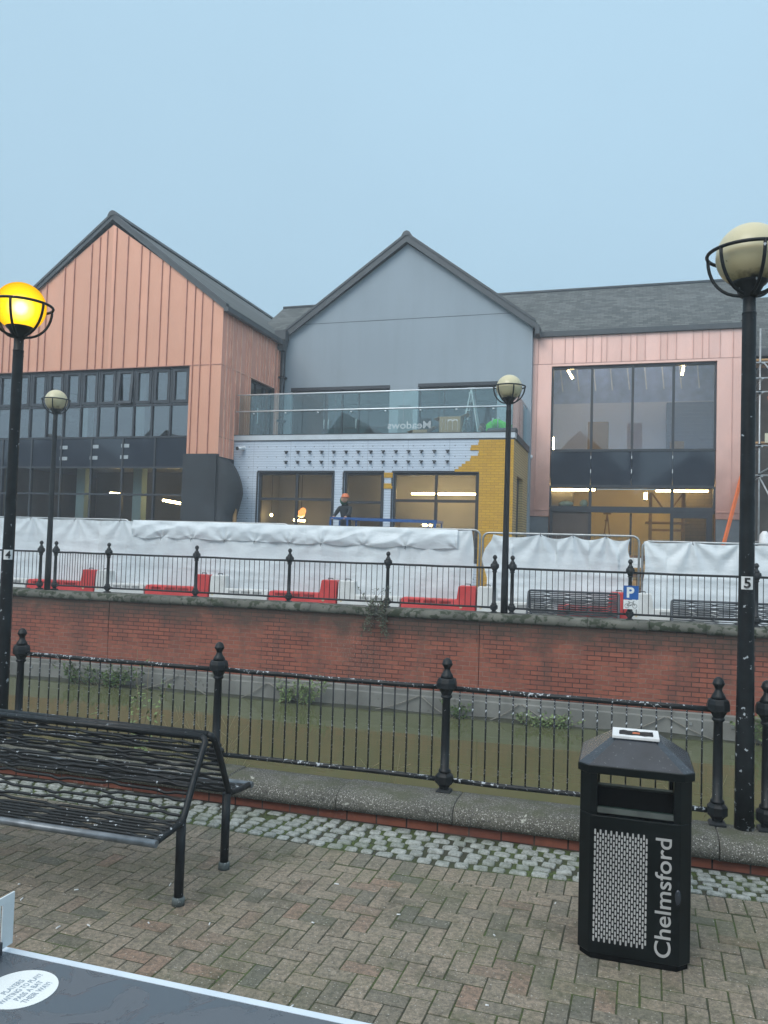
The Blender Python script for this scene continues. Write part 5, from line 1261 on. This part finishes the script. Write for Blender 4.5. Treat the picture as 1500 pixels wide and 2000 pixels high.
# ================================================================== PEOPLE
def skin_body(name, verts, edges, radii, mat, parent, sub=2, root=0):
    me = bpy.data.meshes.new(name); off = root_loc(parent); me.from_pydata([Vector(v)-off for v in verts], edges, [])
    o = bpy.data.objects.new(name, me); COL.objects.link(o); o.parent = parent
    sm = o.modifiers.new('skin', 'SKIN'); sm.use_smooth_shade = True
    if not me.skin_vertices: return o
    for i, r_ in enumerate(radii):
        sv = me.skin_vertices[0].data[i]; sv.radius = (r_, r_) if isinstance(r_, (int, float)) else r_; sv.use_root = (i == root)
    ss = o.modifiers.new('sub', 'SUBSURF'); ss.levels = sub; ss.render_levels = sub
    bpy.context.view_layer.update()
    nm = bpy.data.meshes.new_from_object(o.evaluated_get(bpy.context.evaluated_depsgraph_get()))
    for p in nm.polygons: p.use_smooth = True
    nm.materials.clear(); nm.materials.append(mat); o.modifiers.clear(); o.data = nm; bpy.data.meshes.remove(me); return o
def hand(parent, wrist, d, palm_n, mat, side=1):
    d = Vector(d).normalized(); pn = Vector(palm_n).normalized(); sd_ = d.cross(pn).normalized()*side; w0 = Vector(wrist)
    V = [w0, w0+d*.05, w0+d*.085]; E_ = [(0,1), (1,2)]; Rr = [.024, (.034,.017), (.036,.016)]
    for q, (off, L) in enumerate(((-.028,.068), (-.009,.078), (.010,.073), (.027,.058))):
        b = len(V); p = w0+d*.09+sd_*off
        V += [p, p+d*L*.5+pn*.012, p+d*L*.85+pn*.035]; E_ += [(2,b), (b,b+1), (b+1,b+2)]; Rr += [.0095, .0088, .0075]
    b = len(V); p = w0+d*.03-sd_*.032
    V += [p, p+d*.035-sd_*.018+pn*.01, p+d*.06-sd_*.016+pn*.025]; E_ += [(1,b), (b,b+1), (b+1,b+2)]; Rr += [.012, .0105, .008]
    return skin_body('hand', V, E_, Rr, mat, parent, 2)
# worker kneeling on the terrace, head down to the left
P1 = thing('person', 'person kneeling on the terrace in a bright green hi-vis jacket, head down', 'person', (-3.55, 22.75, 5.09))
x, y, z = -3.55, 22.75, 5.09
V = [(x+.28,y,z+.36), (x+.15,y,z+.47), (x-.05,y,z+.52), (x-.22,y,z+.46), (x-.31,y-.02,z+.45), (x-.40,y-.03,z+.43),
     (x+.33,y-.11,z+.30), (x-.02,y-.16,z+.10), (x+.42,y-.16,z+.07), (x+.33,y+.11,z+.30), (x-.02,y+.16,z+.10), (x+.42,y+.16,z+.07),
     (x-.22,y-.19,z+.40), (x-.22,y-.27,z+.22), (x-.34,y-.22,z+.06), (x-.22,y+.19,z+.40), (x-.22,y+.27,z+.22), (x-.34,y+.22,z+.06)]
E_ = [(0,1), (1,2), (2,3), (3,4), (4,5), (0,6), (6,7), (7,8), (0,9), (9,10), (10,11), (3,12), (12,13), (13,14), (3,15), (15,16), (16,17)]
Rr = [(.17,.14), (.17,.13), (.18,.14), (.17,.12), .065, .055, .09, .075, .045, .09, .075, .045, .075, .055, .04, .075, .055, .04]
skin_body('body', V, E_, Rr, M['jacket'], P1)
V2 = [V[1], V[2], V[3], (x-.29,y,z+.40), V[12], V[13], V[15], V[16], V[0]]
skin_body('hi_vis_jacket', V2, [(0,1), (1,2), (2,3), (2,4), (4,5), (2,6), (6,7), (0,8)], [(.20,.16), (.215,.165), (.20,.15), .12, .10, .078, .10, .078, (.18,.15)], M['hivis'], P1)
mb = MB()
for xc_, ry_, rz_, zc_ in ((x+.02, .205, .172, z+.505), (x-.14, .218, .172, z+.495)):
    mb.tube([(xc_, y+ry_*1.02*math.cos(t_*math.pi/12), zc_+rz_*1.02*math.sin(t_*math.pi/12)) for t_ in range(24)], .016, 6, closed=True)
mb.build('reflective_band', plain('silver_band', (.6, .62, .62), .3), P1)
mb = MB(); mb.sphere((x-.45,y-.04,z+.40), .098, 18, 14, sz=1.15); hd = mb.build('head', M['skin'], P1)
mb = MB(); mb.lathe([(.101*math.sin(math.pi*i/14), -.101*1.17*math.cos(math.pi*i/14)) for i in range(5, 15)], (x-.440,y-.035,z+.415), 18); mb.build('hair', M['hair'], hd)
mb = MB(); mb.tube([(x-.542,y-.05,z+.38), (x-.562,y-.05,z+.365), (x-.54,y-.05,z+.34)], .012, 6)
for s in (-1, 1): mb.sphere((x-.45,y-.04+s*.098,z+.395), .022, 8, 6, sz=1.4)
mb.build('face', M['skin'], hd)
hand(P1, V[14], (-1,-.2,-.5), (0,0,-1), M['skin']); hand(P1, V[17], (-1,.2,-.5), (0,0,-1), M['skin'], -1)
# worker on the platform leaning over the rail
P2 = thing('person', 'person in dark jacket, green hood and orange helmet standing on the blue platform', 'person', (-7.55, 21.3, 1.70))
x, y, z = -7.56, 21.32, 1.70
V = [(x,y,z+.90), (x,y-.02,z+1.10), (x,y-.06,z+1.30), (x-.01,y-.10,z+1.40), (x-.01,y-.13,z+1.50),
     (x-.09,y,z+.82), (x-.10,y-.02,z+.46), (x-.11,y+.04,z+.08), (x-.11,y-.10,z+.04), (x+.09,y,z+.82), (x+.10,y-.02,z+.46), (x+.11,y+.04,z+.08), (x+.11,y-.10,z+.04),
     (x-.18,y-.07,z+1.34), (x-.25,y-.16,z+1.19), (x-.23,y-.36,z+1.10), (x+.14,y-.07,z+1.34), (x+.15,y-.16,z+1.16), (x+.12,y-.36,z+1.10)]
E_ = [(0,1), (1,2), (2,3), (3,4), (0,5), (5,6), (6,7), (7,8), (0,9), (9,10), (10,11), (11,12), (2,13), (13,14), (14,15), (2,16), (16,17), (17,18)]
skin_body('body', V, E_, [(.15,.11), (.14,.11), (.17,.12), .07, .055, .095, .07, .045, .045, .095, .07, .045, .045, .075, .058, .04, .075, .058, .04], M['jacket'], P2)
mb = MB(); mb.sphere((x-.02,y-.15,z+1.60), .095, 18, 14, sz=1.2); hd = mb.build('head', M['skin'], P2)
mb = MB()
for s in (-1, 1): mb.sphere((x-.02+s*.035,y-.238,z+1.615), .012, 8, 6); mb.sphere((x-.02+s*.095,y-.14,z+1.60), .02, 8, 6, sz=1.4)
mb.tube([(x-.02,y-.238,z+1.61), (x-.02,y-.266,z+1.58), (x-.02,y-.240,z+1.572)], .012, 6); mb.tube([(x-.045,y-.236,z+1.545), (x+.005,y-.236,z+1.545)], .006, 5); mb.build('face', M['skin'], hd)
mb = MB(); mb.lathe([(.112*math.sin(math.pi*i/14), -.13*math.cos(math.pi*i/14)) for i in range(1, 15)], (x-.05,y-.10,z+1.56), 18); mb.build('green_hood', M['green_hood'], hd)
mb = MB(); mb.lathe([(.125,0), (.127,.01), (.108,.018), (.104,.05), (.085,.085), (.05,.108), (.004,.115)], (x+.01,y-.15,z+1.645), 20); mb.build('helmet', plain('helmet_faded_orange', (.55, .15, .06), .5), hd)
hand(P2, V[15], (.1,-1,-.35), (0,0,-1), M['skin']); hand(P2, V[18], (-.1,-1,-.35), (0,0,-1), M['skin'], -1)

# ================================================================== LITTER BIN
Bn = thing('litter_bin', 'black litter bin with grey perforated panel and vertical white lettering', 'litter bin', (.065, 4.44, 0))
bx0, bx1, by0, by1 = -.20, .33, 4.185, 4.70; c_ = .055
def oct_(x0, x1, y0, y1, c): return [(x0+c,y0), (x1-c,y0), (x1,y0+c), (x1,y1-c), (x1-c,y1), (x0+c,y1), (x0,y1-c), (x0,y0+c)]
def bev(o, wd=.004):
    b = o.modifiers.new('bevel', 'BEVEL'); b.width = wd; b.segments = 2; b.limit_method = 'ANGLE'; b.angle_limit = R(25); return o
mb = MB(); mb.prism_z(oct_(bx0+.01, bx1-.01, by0+.01, by1-.01, c_), .0, .03); mb.build('plinth', M['bin_inside'], Bn)
mb = MB(); mb.prism_z(oct_(bx0, bx1, by0, by1, c_), .03, .700); bev(mb.build('body', M['bin'], Bn))
cw = .085
for (xa_, xb_) in ((bx0, bx0+cw), (bx1-cw, bx1)):
    for f in (0, 1):
        if f == 0: P = [(xa_+(c_ if xa_ == bx0 else 0), by0), (xb_-(0 if xa_ == bx0 else c_), by0)] 
        xl, xr = xa_, xb_
        yl, yr = (by0, by0+cw) if f == 0 else (by1-cw, by1)
        left = xa_ == bx0
        if left and f == 0: P = [(xl+c_,yl), (xr,yl), (xr,yr), (xl,yr), (xl,yl+c_)]
        elif left: P = [(xl,yl), (xr,yl), (xr,yr), (xl+c_,yr), (xl,yr-c_)]
        elif f == 0: P = [(xl,yl), (xr-c_,yl), (xr,yl+c_), (xr,yr), (xl,yr)]
        else: P = [(xl,yl), (xr,yl), (xr,yr-c_), (xr-c_,yr), (xl,yr)]
        mb = MB(); mb.prism_z(P, .7005, .905); bev(mb.build('corner_post', M['bin'], Bn), .003)
mb = MB(); mb.box(bx0+.004, bx0+.03, by0+cw, by1-cw, .7005, .905); mb.box(bx1-.03, bx1-.004, by0+cw, by1-cw, .7005, .905); mb.build('side_panel', M['bin'], Bn)
xi0, xi1 = bx0+cw+.002, bx1-cw-.002
mb = MB(); mb.prism_x([(by0+.09,.7005), (by0+.09,.822), (by1-.07,.704), (by1-.07,.7005)], bx0+cw-.03, bx1-cw+.03); mb.build('inner_shield', M['bin_inside'], Bn)
mb = MB()
mb.add([(xi0,by0+.06,.836), (xi1,by0+.06,.836), (xi1,by0+.088,.818), (xi0,by0+.088,.818), (xi0,by0+.06,.846), (xi1,by0+.06,.846), (xi1,by0+.10,.824), (xi0,by0+.10,.824)], [(0,1,2,3), (4,7,6,5), (0,4,5,1), (1,5,6,2), (2,6,7,3), (3,7,4,0)])
mb.build('shield_lip', M['bin_lip'], Bn)
mb = MB(); mb.add([(xi0,by0-.004,.716), (xi1,by0-.004,.716), (xi1,by0-.004,.742), (xi0,by0-.004,.742), (xi0,by0+.006,.716), (xi1,by0+.006,.716), (xi1,by0+.006,.742), (xi0,by0+.006,.742)], [(0,1,2,3), (4,7,6,5), (0,4,5,1), (1,5,6,2), (2,6,7,3), (3,7,4,0)]); mb.build('opening_lip', M['bin_lip'], Bn)
mb = MB(); mb.quad((xi0,by0+.007,.741), (xi1,by0+.007,.741), (xi1,by0+.045,.735), (xi0,by0+.045,.735)); mb.build('liner_edge', M['bin_green'], Bn)
# lid
mb = MB(); o8 = oct_(bx0-.012, bx1+.012, by0-.012, by1+.012, c_*.9); n = 8
mb.prism_z(o8, .905, .945); ed = bev(mb.build('lid_rim', M['bin'], Bn), .004)
t8 = oct_(-.055, .185, 4.33, 4.56, .03); i8 = oct_(bx0-.006, bx1+.006, by0-.006, by1+.006, c_*.9)
mb = MB(); mb.add([(x, y, .9455) for x, y in i8]+[(x, y, 1.055) for x, y in t8], [(i, (i+1) % n, n+(i+1) % n, n+i) for i in range(n)]+[tuple(range(n, 2*n))]); bev(mb.build('lid', M['bin_lid'], Bn), .006)
mb = MB(); mb.box(-.05, .18, 4.32, 4.52, 1.056, 1.072); pl = bev(mb.build('stub_plate', M['white_plate'], Bn), .003)
mb = MB()
for k in range(4):
    pts = [(-.015+.165*t_/8, 4.355+k*.02+.006*math.sin(t_*1.9+k*2), 1.0745+.001*k) for t_ in range(9)]
    mb.tube(pts, [.002+.004*abs(math.sin(t_*1.3+k)) for t_ in range(9)], 5)
mb.build('ash_marks', M['black_print'], pl)
mb = MB(); mb.tube([(.05,4.37,1.078), (.085,4.372,1.078)], .006, 8); mb.build('cigarette_end', M['orange_rubber'], pl)
# perforated panel: rows of staggered slots
px0, px1, pz0, pz1 = -.128, .128, .088, .638
mb = MB(); ncol = 20
for c in range(ncol):
    xc = px0+(px1-px0)*(c+.5)/ncol; pit = .0345; z = pz0+(pit/2 if c % 2 else 0)
    while z+.019 < pz1:
        hw, h = .0042, .0275; pts = []
        for k in range(7): a = math.pi+math.pi*k/6; pts.append((xc+hw*math.cos(a), z+hw+hw*math.sin(a)))
        for k in range(7): a = math.pi*k/6; pts.append((xc+hw*math.cos(a), z+h-hw+hw*math.sin(a)))
        mb.poly([(p[0], by0-.0012, p[1]) for p in pts]); z += pit
mb.build('perforated_panel', M['print_grey'], Bn)
mb = MB(); text_mesh(mb, 'Chelmsford', (.236, by0-.0012, .062), (0,0,1), (-1,0,0), .105, bold=.0010, fit=.565); mb.build('lettering', M['print_grey'], Bn)
mb = MB(); mb.lathe([(.019,0), (.019,.003), (.014,.006)], (0,0,0), 16); mb.v = [(.268+a*.75, by0-c, .355+b*2.0) for a, b, c in mb.v]; mb.build('lock_cover', M['bin_lid'], Bn)

# ================================================================== TABLE TENNIS TABLE
T = thing('table_tennis_table', 'wet grey outdoor table tennis table with white border at lower left', 'table', (-1.73, 1.28, 0))
tx0, tx1, ty0, ty1, tz = -3.10, -.36, .52, 2.045, .76
mb = MB(); mb.box(tx0, tx1, ty0, ty1, tz-.03, tz); mb.build('table_top', M['table'], T)
mb = MB(); zt = tz+.0015
mb.box(tx0, tx1, ty1-.022, ty1+.002, tz-.012, zt); mb.box(tx0, tx1, ty0-.002, ty0+.022, tz-.012, zt); mb.box(tx0-.002, tx0+.022, ty0+.023, ty1-.023, tz-.012, zt); mb.box(tx1-.022, tx1+.002, ty0+.023, ty1-.023, tz-.012, zt); mb.build('border_line', M['table_line'], T)
for x in (-2.7, -.85):
    for y in (.85, 1.72): mb = MB(); mb.tube([(x,y,0), (x,y,tz-.03)], .035, 12); mb.build('leg', M['frame_dark'], T)
mb = MB(); cx, cy = -1.566, 1.876; rr2 = .097
mb.lathe([(rr2,0), (rr2,.0012)], (cx, cy, tz+.0004), 48, smooth=False); stk = mb.build('sticker', M['sticker'], T)
mb = MB(); xb = -1.60
for k, s in enumerate(('PLAYERS', 'WAITING TO PLAY?', 'PASS A BAT', 'THEIR WAY!')):
    wd_ = (.075, .158, .100, .106)[k]; text_mesh(mb, s, (-1.583+.0262*k, cy-wd_/2, tz+.0022), (0,1,0), (-1,0,0), .0245, bold=.0004, fit=wd_)
mb.build('lettering', M['sticker_ink'], stk)
nt_ = thing('table_net', 'white perforated steel net plate across the table tennis table', 'net', (-1.73, 1.28, .76))
mb = MB(); nx = -1.752; zb_, zt_ = .772, .925
yA, yB = .50, 2.055
holes = [(yB-.055, yB-.045, zb_+.012, zt_-.022)]+[(yB-.30-.22*k, yB-.12-.22*k, zb_+.03, zt_-.03) for k in range(6)]
ys = sorted({yA, yB, *[h[i] for h in holes for i in (0, 1)]}); zs = sorted({zb_, zt_, *[h[i] for h in holes for i in (2, 3)]})
for a, b in zip(ys, ys[1:]):
    for c, d in zip(zs, zs[1:]):
        if any(h[0] < (a+b)/2 < h[1] and h[2] < (c+d)/2 < h[3] for h in holes[:1]): continue
        mb.quad((nx,a,c), (nx,b,c), (nx,b,d), (nx,a,d))
o = mb.build('net_plate', M['net_white'], nt_); so_ = o.modifiers.new('thick', 'SOLIDIFY'); so_.thickness = .005
mb = MB(); mb.box(nx-.012, nx+.012, 1.90, 2.0, .762, .80); mb.box(nx-.012, nx+.012, .6, .7, .762, .80); mb.build('net_bracket', M['frame_dark'], nt_)

# ================================================================== PLANTS, ROPES, LITTER
def leaf(mb, p, d, L, wd, m=0):
    d = Vector(d).normalized(); up = Vector((random.uniform(-.5,.5), random.uniform(-.5,.5), 1)); s = d.cross(up)
    if s.length < .01: s = Vector((1,0,0))
    s = s.normalized()*wd; n = s.cross(d).normalized()*wd*.35; p = Vector(p)
    mb.add([p, p+d*L*.45+s-n, p+d*L+n*.3, p+d*L*.45-s-n], [(0,1,2,3)], m)
def shrub(name, label, c, w_, h, nst, nlf, mats, group=None, droop=0.0, L=.05, dy=None, seed=1, cat='plant', spread=None):
    random.seed(seed); t = thing(name, label, cat, c, group); sb = MB(); lb = MB()
    for k in range(nst):
        bx = c[0]+random.uniform(-.5,.5)*w_*.6; by = c[1]+random.uniform(-.04,.04); pts = [(bx, by, c[2])]; x, y, z = pts[0]; a = random.uniform(-1, 1)
        hh = h*random.uniform(.5, 1.05)
        for s in range(1, 7):
            f = s/6; x += a*w_*.08+random.gauss(0,.012); y += random.gauss(-.004,.012); z = c[2]+hh*f*(1-droop*2*f if droop else 1)
            if droop and f > .4: z = c[2]+.06-(f-.3)*hh; y = c[1]-.10*f-.02
            pts.append((x, y, z))
        sb.tube(pts, [.005*(1-.11*s) for s in range(7)], 5)
        for q in range(int(nlf*1.7)):
            s = random.uniform(.15, 1)*6; i = min(5, int(s)); p = Vector(pts[i]).lerp(Vector(pts[i+1]), s-i)
            d = Vector((random.uniform(-1,1), random.uniform(-1,.6), random.uniform(-.6,.8))); 
            leaf(lb, p+d*.02, d, L*random.uniform(.35,1.1), L*.28*random.uniform(.6,1.2))
    sb.build('stems', mats[0], t); lb.build('leaves', mats[1], t); return t
shrub('weed', 'straggly grey green weed hanging from the far wall coping by a railing post', (-4.06,13.33,.90), .55, .75, 12, 26, (M['stem_brown'], M['leaf_grey']), droop=.5, L=.055, seed=4, cat='weed')
shrub('weed', 'tuft of the hanging weed growing up between the far railings', (-4.12,13.42,.93), .6, .40, 7, 9, (M['stem_brown'], M['leaf_grey']), L=.05, seed=5, cat='weed')
RG = 'plants at the waterline of the far wall'
shrub('waterside_plant', 'leafy clump at the waterline below the far left lamp post', (-9.6,13.15,ZW), 1.5, .42, 22, 24, (M['stem'], M['leaf']), RG, L=.085, seed=6)
shrub('waterside_plant', 'leafy clump at the waterline nearest the second near railing post', (-5.55,13.18,ZW), 1.0, .50, 16, 22, (M['stem'], M['leaf_pale']), RG, L=.08, seed=7)
shrub('waterside_plant', 'small leafy clump at the waterline behind the central near post', (-2.65,13.2,ZW), .5, .34, 9, 16, (M['stem'], M['leaf']), RG, L=.07, seed=8)
shrub('waterside_plant', 'low bright clump at the waterline above the litter bin', (-1.22,13.15,ZW), .9, .22, 16, 20, (M['stem'], M['leaf_pale']), RG, L=.07, seed=9)
shrub('waterside_plant', 'green clump at the waterline right of lamp post 5', (2.05,13.2,ZW), .9, .6, 14, 24, (M['stem'], M['leaf_pale']), RG, L=.09, seed=10)
NP = 'tall weeds growing behind the near railing'
shrub('tall_weed', 'tall green leafy weed behind the near railing above the bench', (-4.25,6.35,-.40), .8, 1.35, 7, 14, (M['stem'], M['leaf_pale']), NP, L=.07, seed=11)
def dry(label, x0, x1, n, h, seed, y=6.3, z0=-.3):
    random.seed(seed); t = thing('dry_stems', label, 'dry stems', ((x0+x1)/2, y, z0), NP); mb = MB()
    for k in range(n):
        x = random.uniform(x0, x1); lean = random.gauss(0, .32); hh = h*random.uniform(.4, 1); pts = []
        for s in range(6): f = s/5; pts.append((x+lean*hh*f*(.5+.5*f), y+random.gauss(0,.02)+.08*f*random.uniform(-1,1), z0+hh*f))
        mb.tube(pts, [.0032*(1-.13*s) for s in range(6)], 4)
        for q in range(2):
            i = random.randint(2, 4); p = Vector(pts[i]); mb.tube([p, p+Vector((random.uniform(-.14,.14), random.uniform(-.05,.05), random.uniform(.05,.16)))], .0016, 4)
    mb.build('stems', M['stem'], t)
dry('dry pale grass stems behind the near railing above the bench', -3.95, -3.2, 30, .95, 21)
dry('thin brown stems behind the near railing left of the central post', -2.1, -1.75, 6, .62, 22)
dry('thin bare stems behind the near railing beside lamp post 5', .42, .60, 5, .75, 23)
shrub('tall_weed', 'small leafy weed at the foot of lamp post 5', (.95,6.12,.12), .25, .22, 5, 8, (M['stem'], M['leaf']), NP, L=.06, seed=12)
# chain ropes hung along the concrete ledge
RPG = 'grab ropes hung along the far wall'
for lb, xa, xb in (('left grab rope on the concrete ledge beneath the far left lamp post', -10.4, -7.9), ('second grab rope, looping below the third red barrier', -8.75+.95, -6.12), ('third grab rope, ending at the peak behind the near railing', -6.08, -3.3), ('fourth grab rope, dipping into the water left of the bin', -3.26, -1.62), ('fifth grab rope, above the litter bin', -1.58, .62), ('grab rope behind and right of lamp post 5', .66, 3.2)):
    mb = MB(); pts = []
    for k in range(17):
        f = k/16; s = 4*f*(1-f); pts.append((xa+(xb-xa)*f, 13.27-.03*s, -.50-.36*s))
    mb.tube(pts, .010, 6)
    o = mb.build('grab_rope', M['rope']); tag(o, lb, 'rope', RPG)
# cigarette ends and flecks
random.seed(5); g0 = None
CG = 'cigarette ends and pale crumbs scattered on the paving'
for (x, y) in [(-2.95,3.95), (-3.15,3.75), (-2.75,3.55), (-2.9,3.35), (-2.62,3.62), (-2.35,3.75), (-1.55,4.05), (-1.15,4.30), (-.55,3.6), (-.9,3.1), (.55,3.7), (.3,3.35), (.7,3.15), (-1.6,4.55), (-.35,4.75), (-1.9,3.2), (-2.5,4.2), (-.05,3.05), (-1.35,3.3), (-2.2,2.95), (.75,4.1), (-.62,4.25), (-3.3,3.9), (-2.05,3.85)]:
    a = random.uniform(0, 6.28); q = random.uniform(.5, 1.2)
    if g0 is None:
        mb = MB(); mb.tube([(x-.012,y,.0045), (x+.012,y,.0045)], .0042, 6); g0 = mb.build('cigarette_end', M['white_plate'], None); tag(g0, 'tiny pale cigarette end or crumb on the brick paving', 'litter', CG)
        me = g0.data
        for v in me.vertices: v.co.x -= x; v.co.y -= y
        g0.location = (x, y, 0); g0.rotation_euler = (0, 0, a)
    else:
        c = g0.copy(); COL.objects.link(c); c.location = (x, y, 0); c.rotation_euler = (0, 0, a); c.scale = (q, .9, .9)

# ================================================================== TERRACE BEHIND THE VIEWER (mirrored in the glazing)
TB = thing('gabled_terrace', 'dark gabled terrace behind the viewer, seen only mirrored in the windows', 'building', (-8, -16, 0))
M['old_brick'] = brick('old_terrace_brick', 'X', 'Z', (.16,.07,.05), (.12,.055,.04), (.14,.12,.10), .225, .075, .012, .6, None, .3)
tw = MB(); tr_ = MB(); tn = MB(); tch = MB(); random.seed(3)
xg = -84.0
for k, (wg, eg, pg) in enumerate(((10, 6.8, 10.6), (9, 7.2, 11.8), (11, 6.4, 9.8), (12, 7.6, 11.0), (9, 7.0, 11.2), (7, 6.2, 9.2), (8.5, 7.4, 12.6), (10, 6.4, 9.6), (8, 8.0, 12.0), (9.5, 6.6, 10.4), (8, 7.2, 11.6), (9, 6.5, 9.8))):
    a, b = xg, xg+wg; xg = b; c = (a+b)/2
    tw.prism_y([(a,0), (b,0), (b,eg), (c,pg-.2), (a,eg)], -22, -16)
    for (e0, s_) in ((a, -1), (b, 1)): tr_.prism_y([(c,pg), (e0+s_*.02,eg+.0), (e0+s_*.02,eg-.2), (c,pg-.22)], -22.2, -15.75)
    for q in range(2):
        for z in (1.0, 4.2): tn.box(a+wg*(.28+.44*q)-.6, a+wg*(.28+.44*q)+.6, -15.99, -15.9, z, z+1.7)
    tch.box(b-.5, b+.5, -19.5, -18.5, eg, pg+1.0)
tw.build('wall', M['old_brick'], TB); tr_.build('roof', M['slate'], TB); tn.build('window', M['frame_dark'], TB); tch.build('chimney', M['old_brick'], TB)

# ================================================================== FOG
hz = bpy.data.materials.new('fog_air'); hz.use_nodes = True; t = hz.node_tree; t.nodes.clear()
ho = t.nodes.new('ShaderNodeOutputMaterial'); pv = t.nodes.new('ShaderNodeVolumePrincipled'); pv.inputs['Color'].default_value = (.86, .93, 1.0, 1); pv.inputs['Density'].default_value = .0040
t.links.new(pv.outputs[0], ho.inputs['Volume'])
mb = MB(); mb.box(-72, 72, -62, 75, -2.6, 14.0); o = mb.build('haze', hz); struct(o, 'stuff'); o.display_type = 'WIRE'
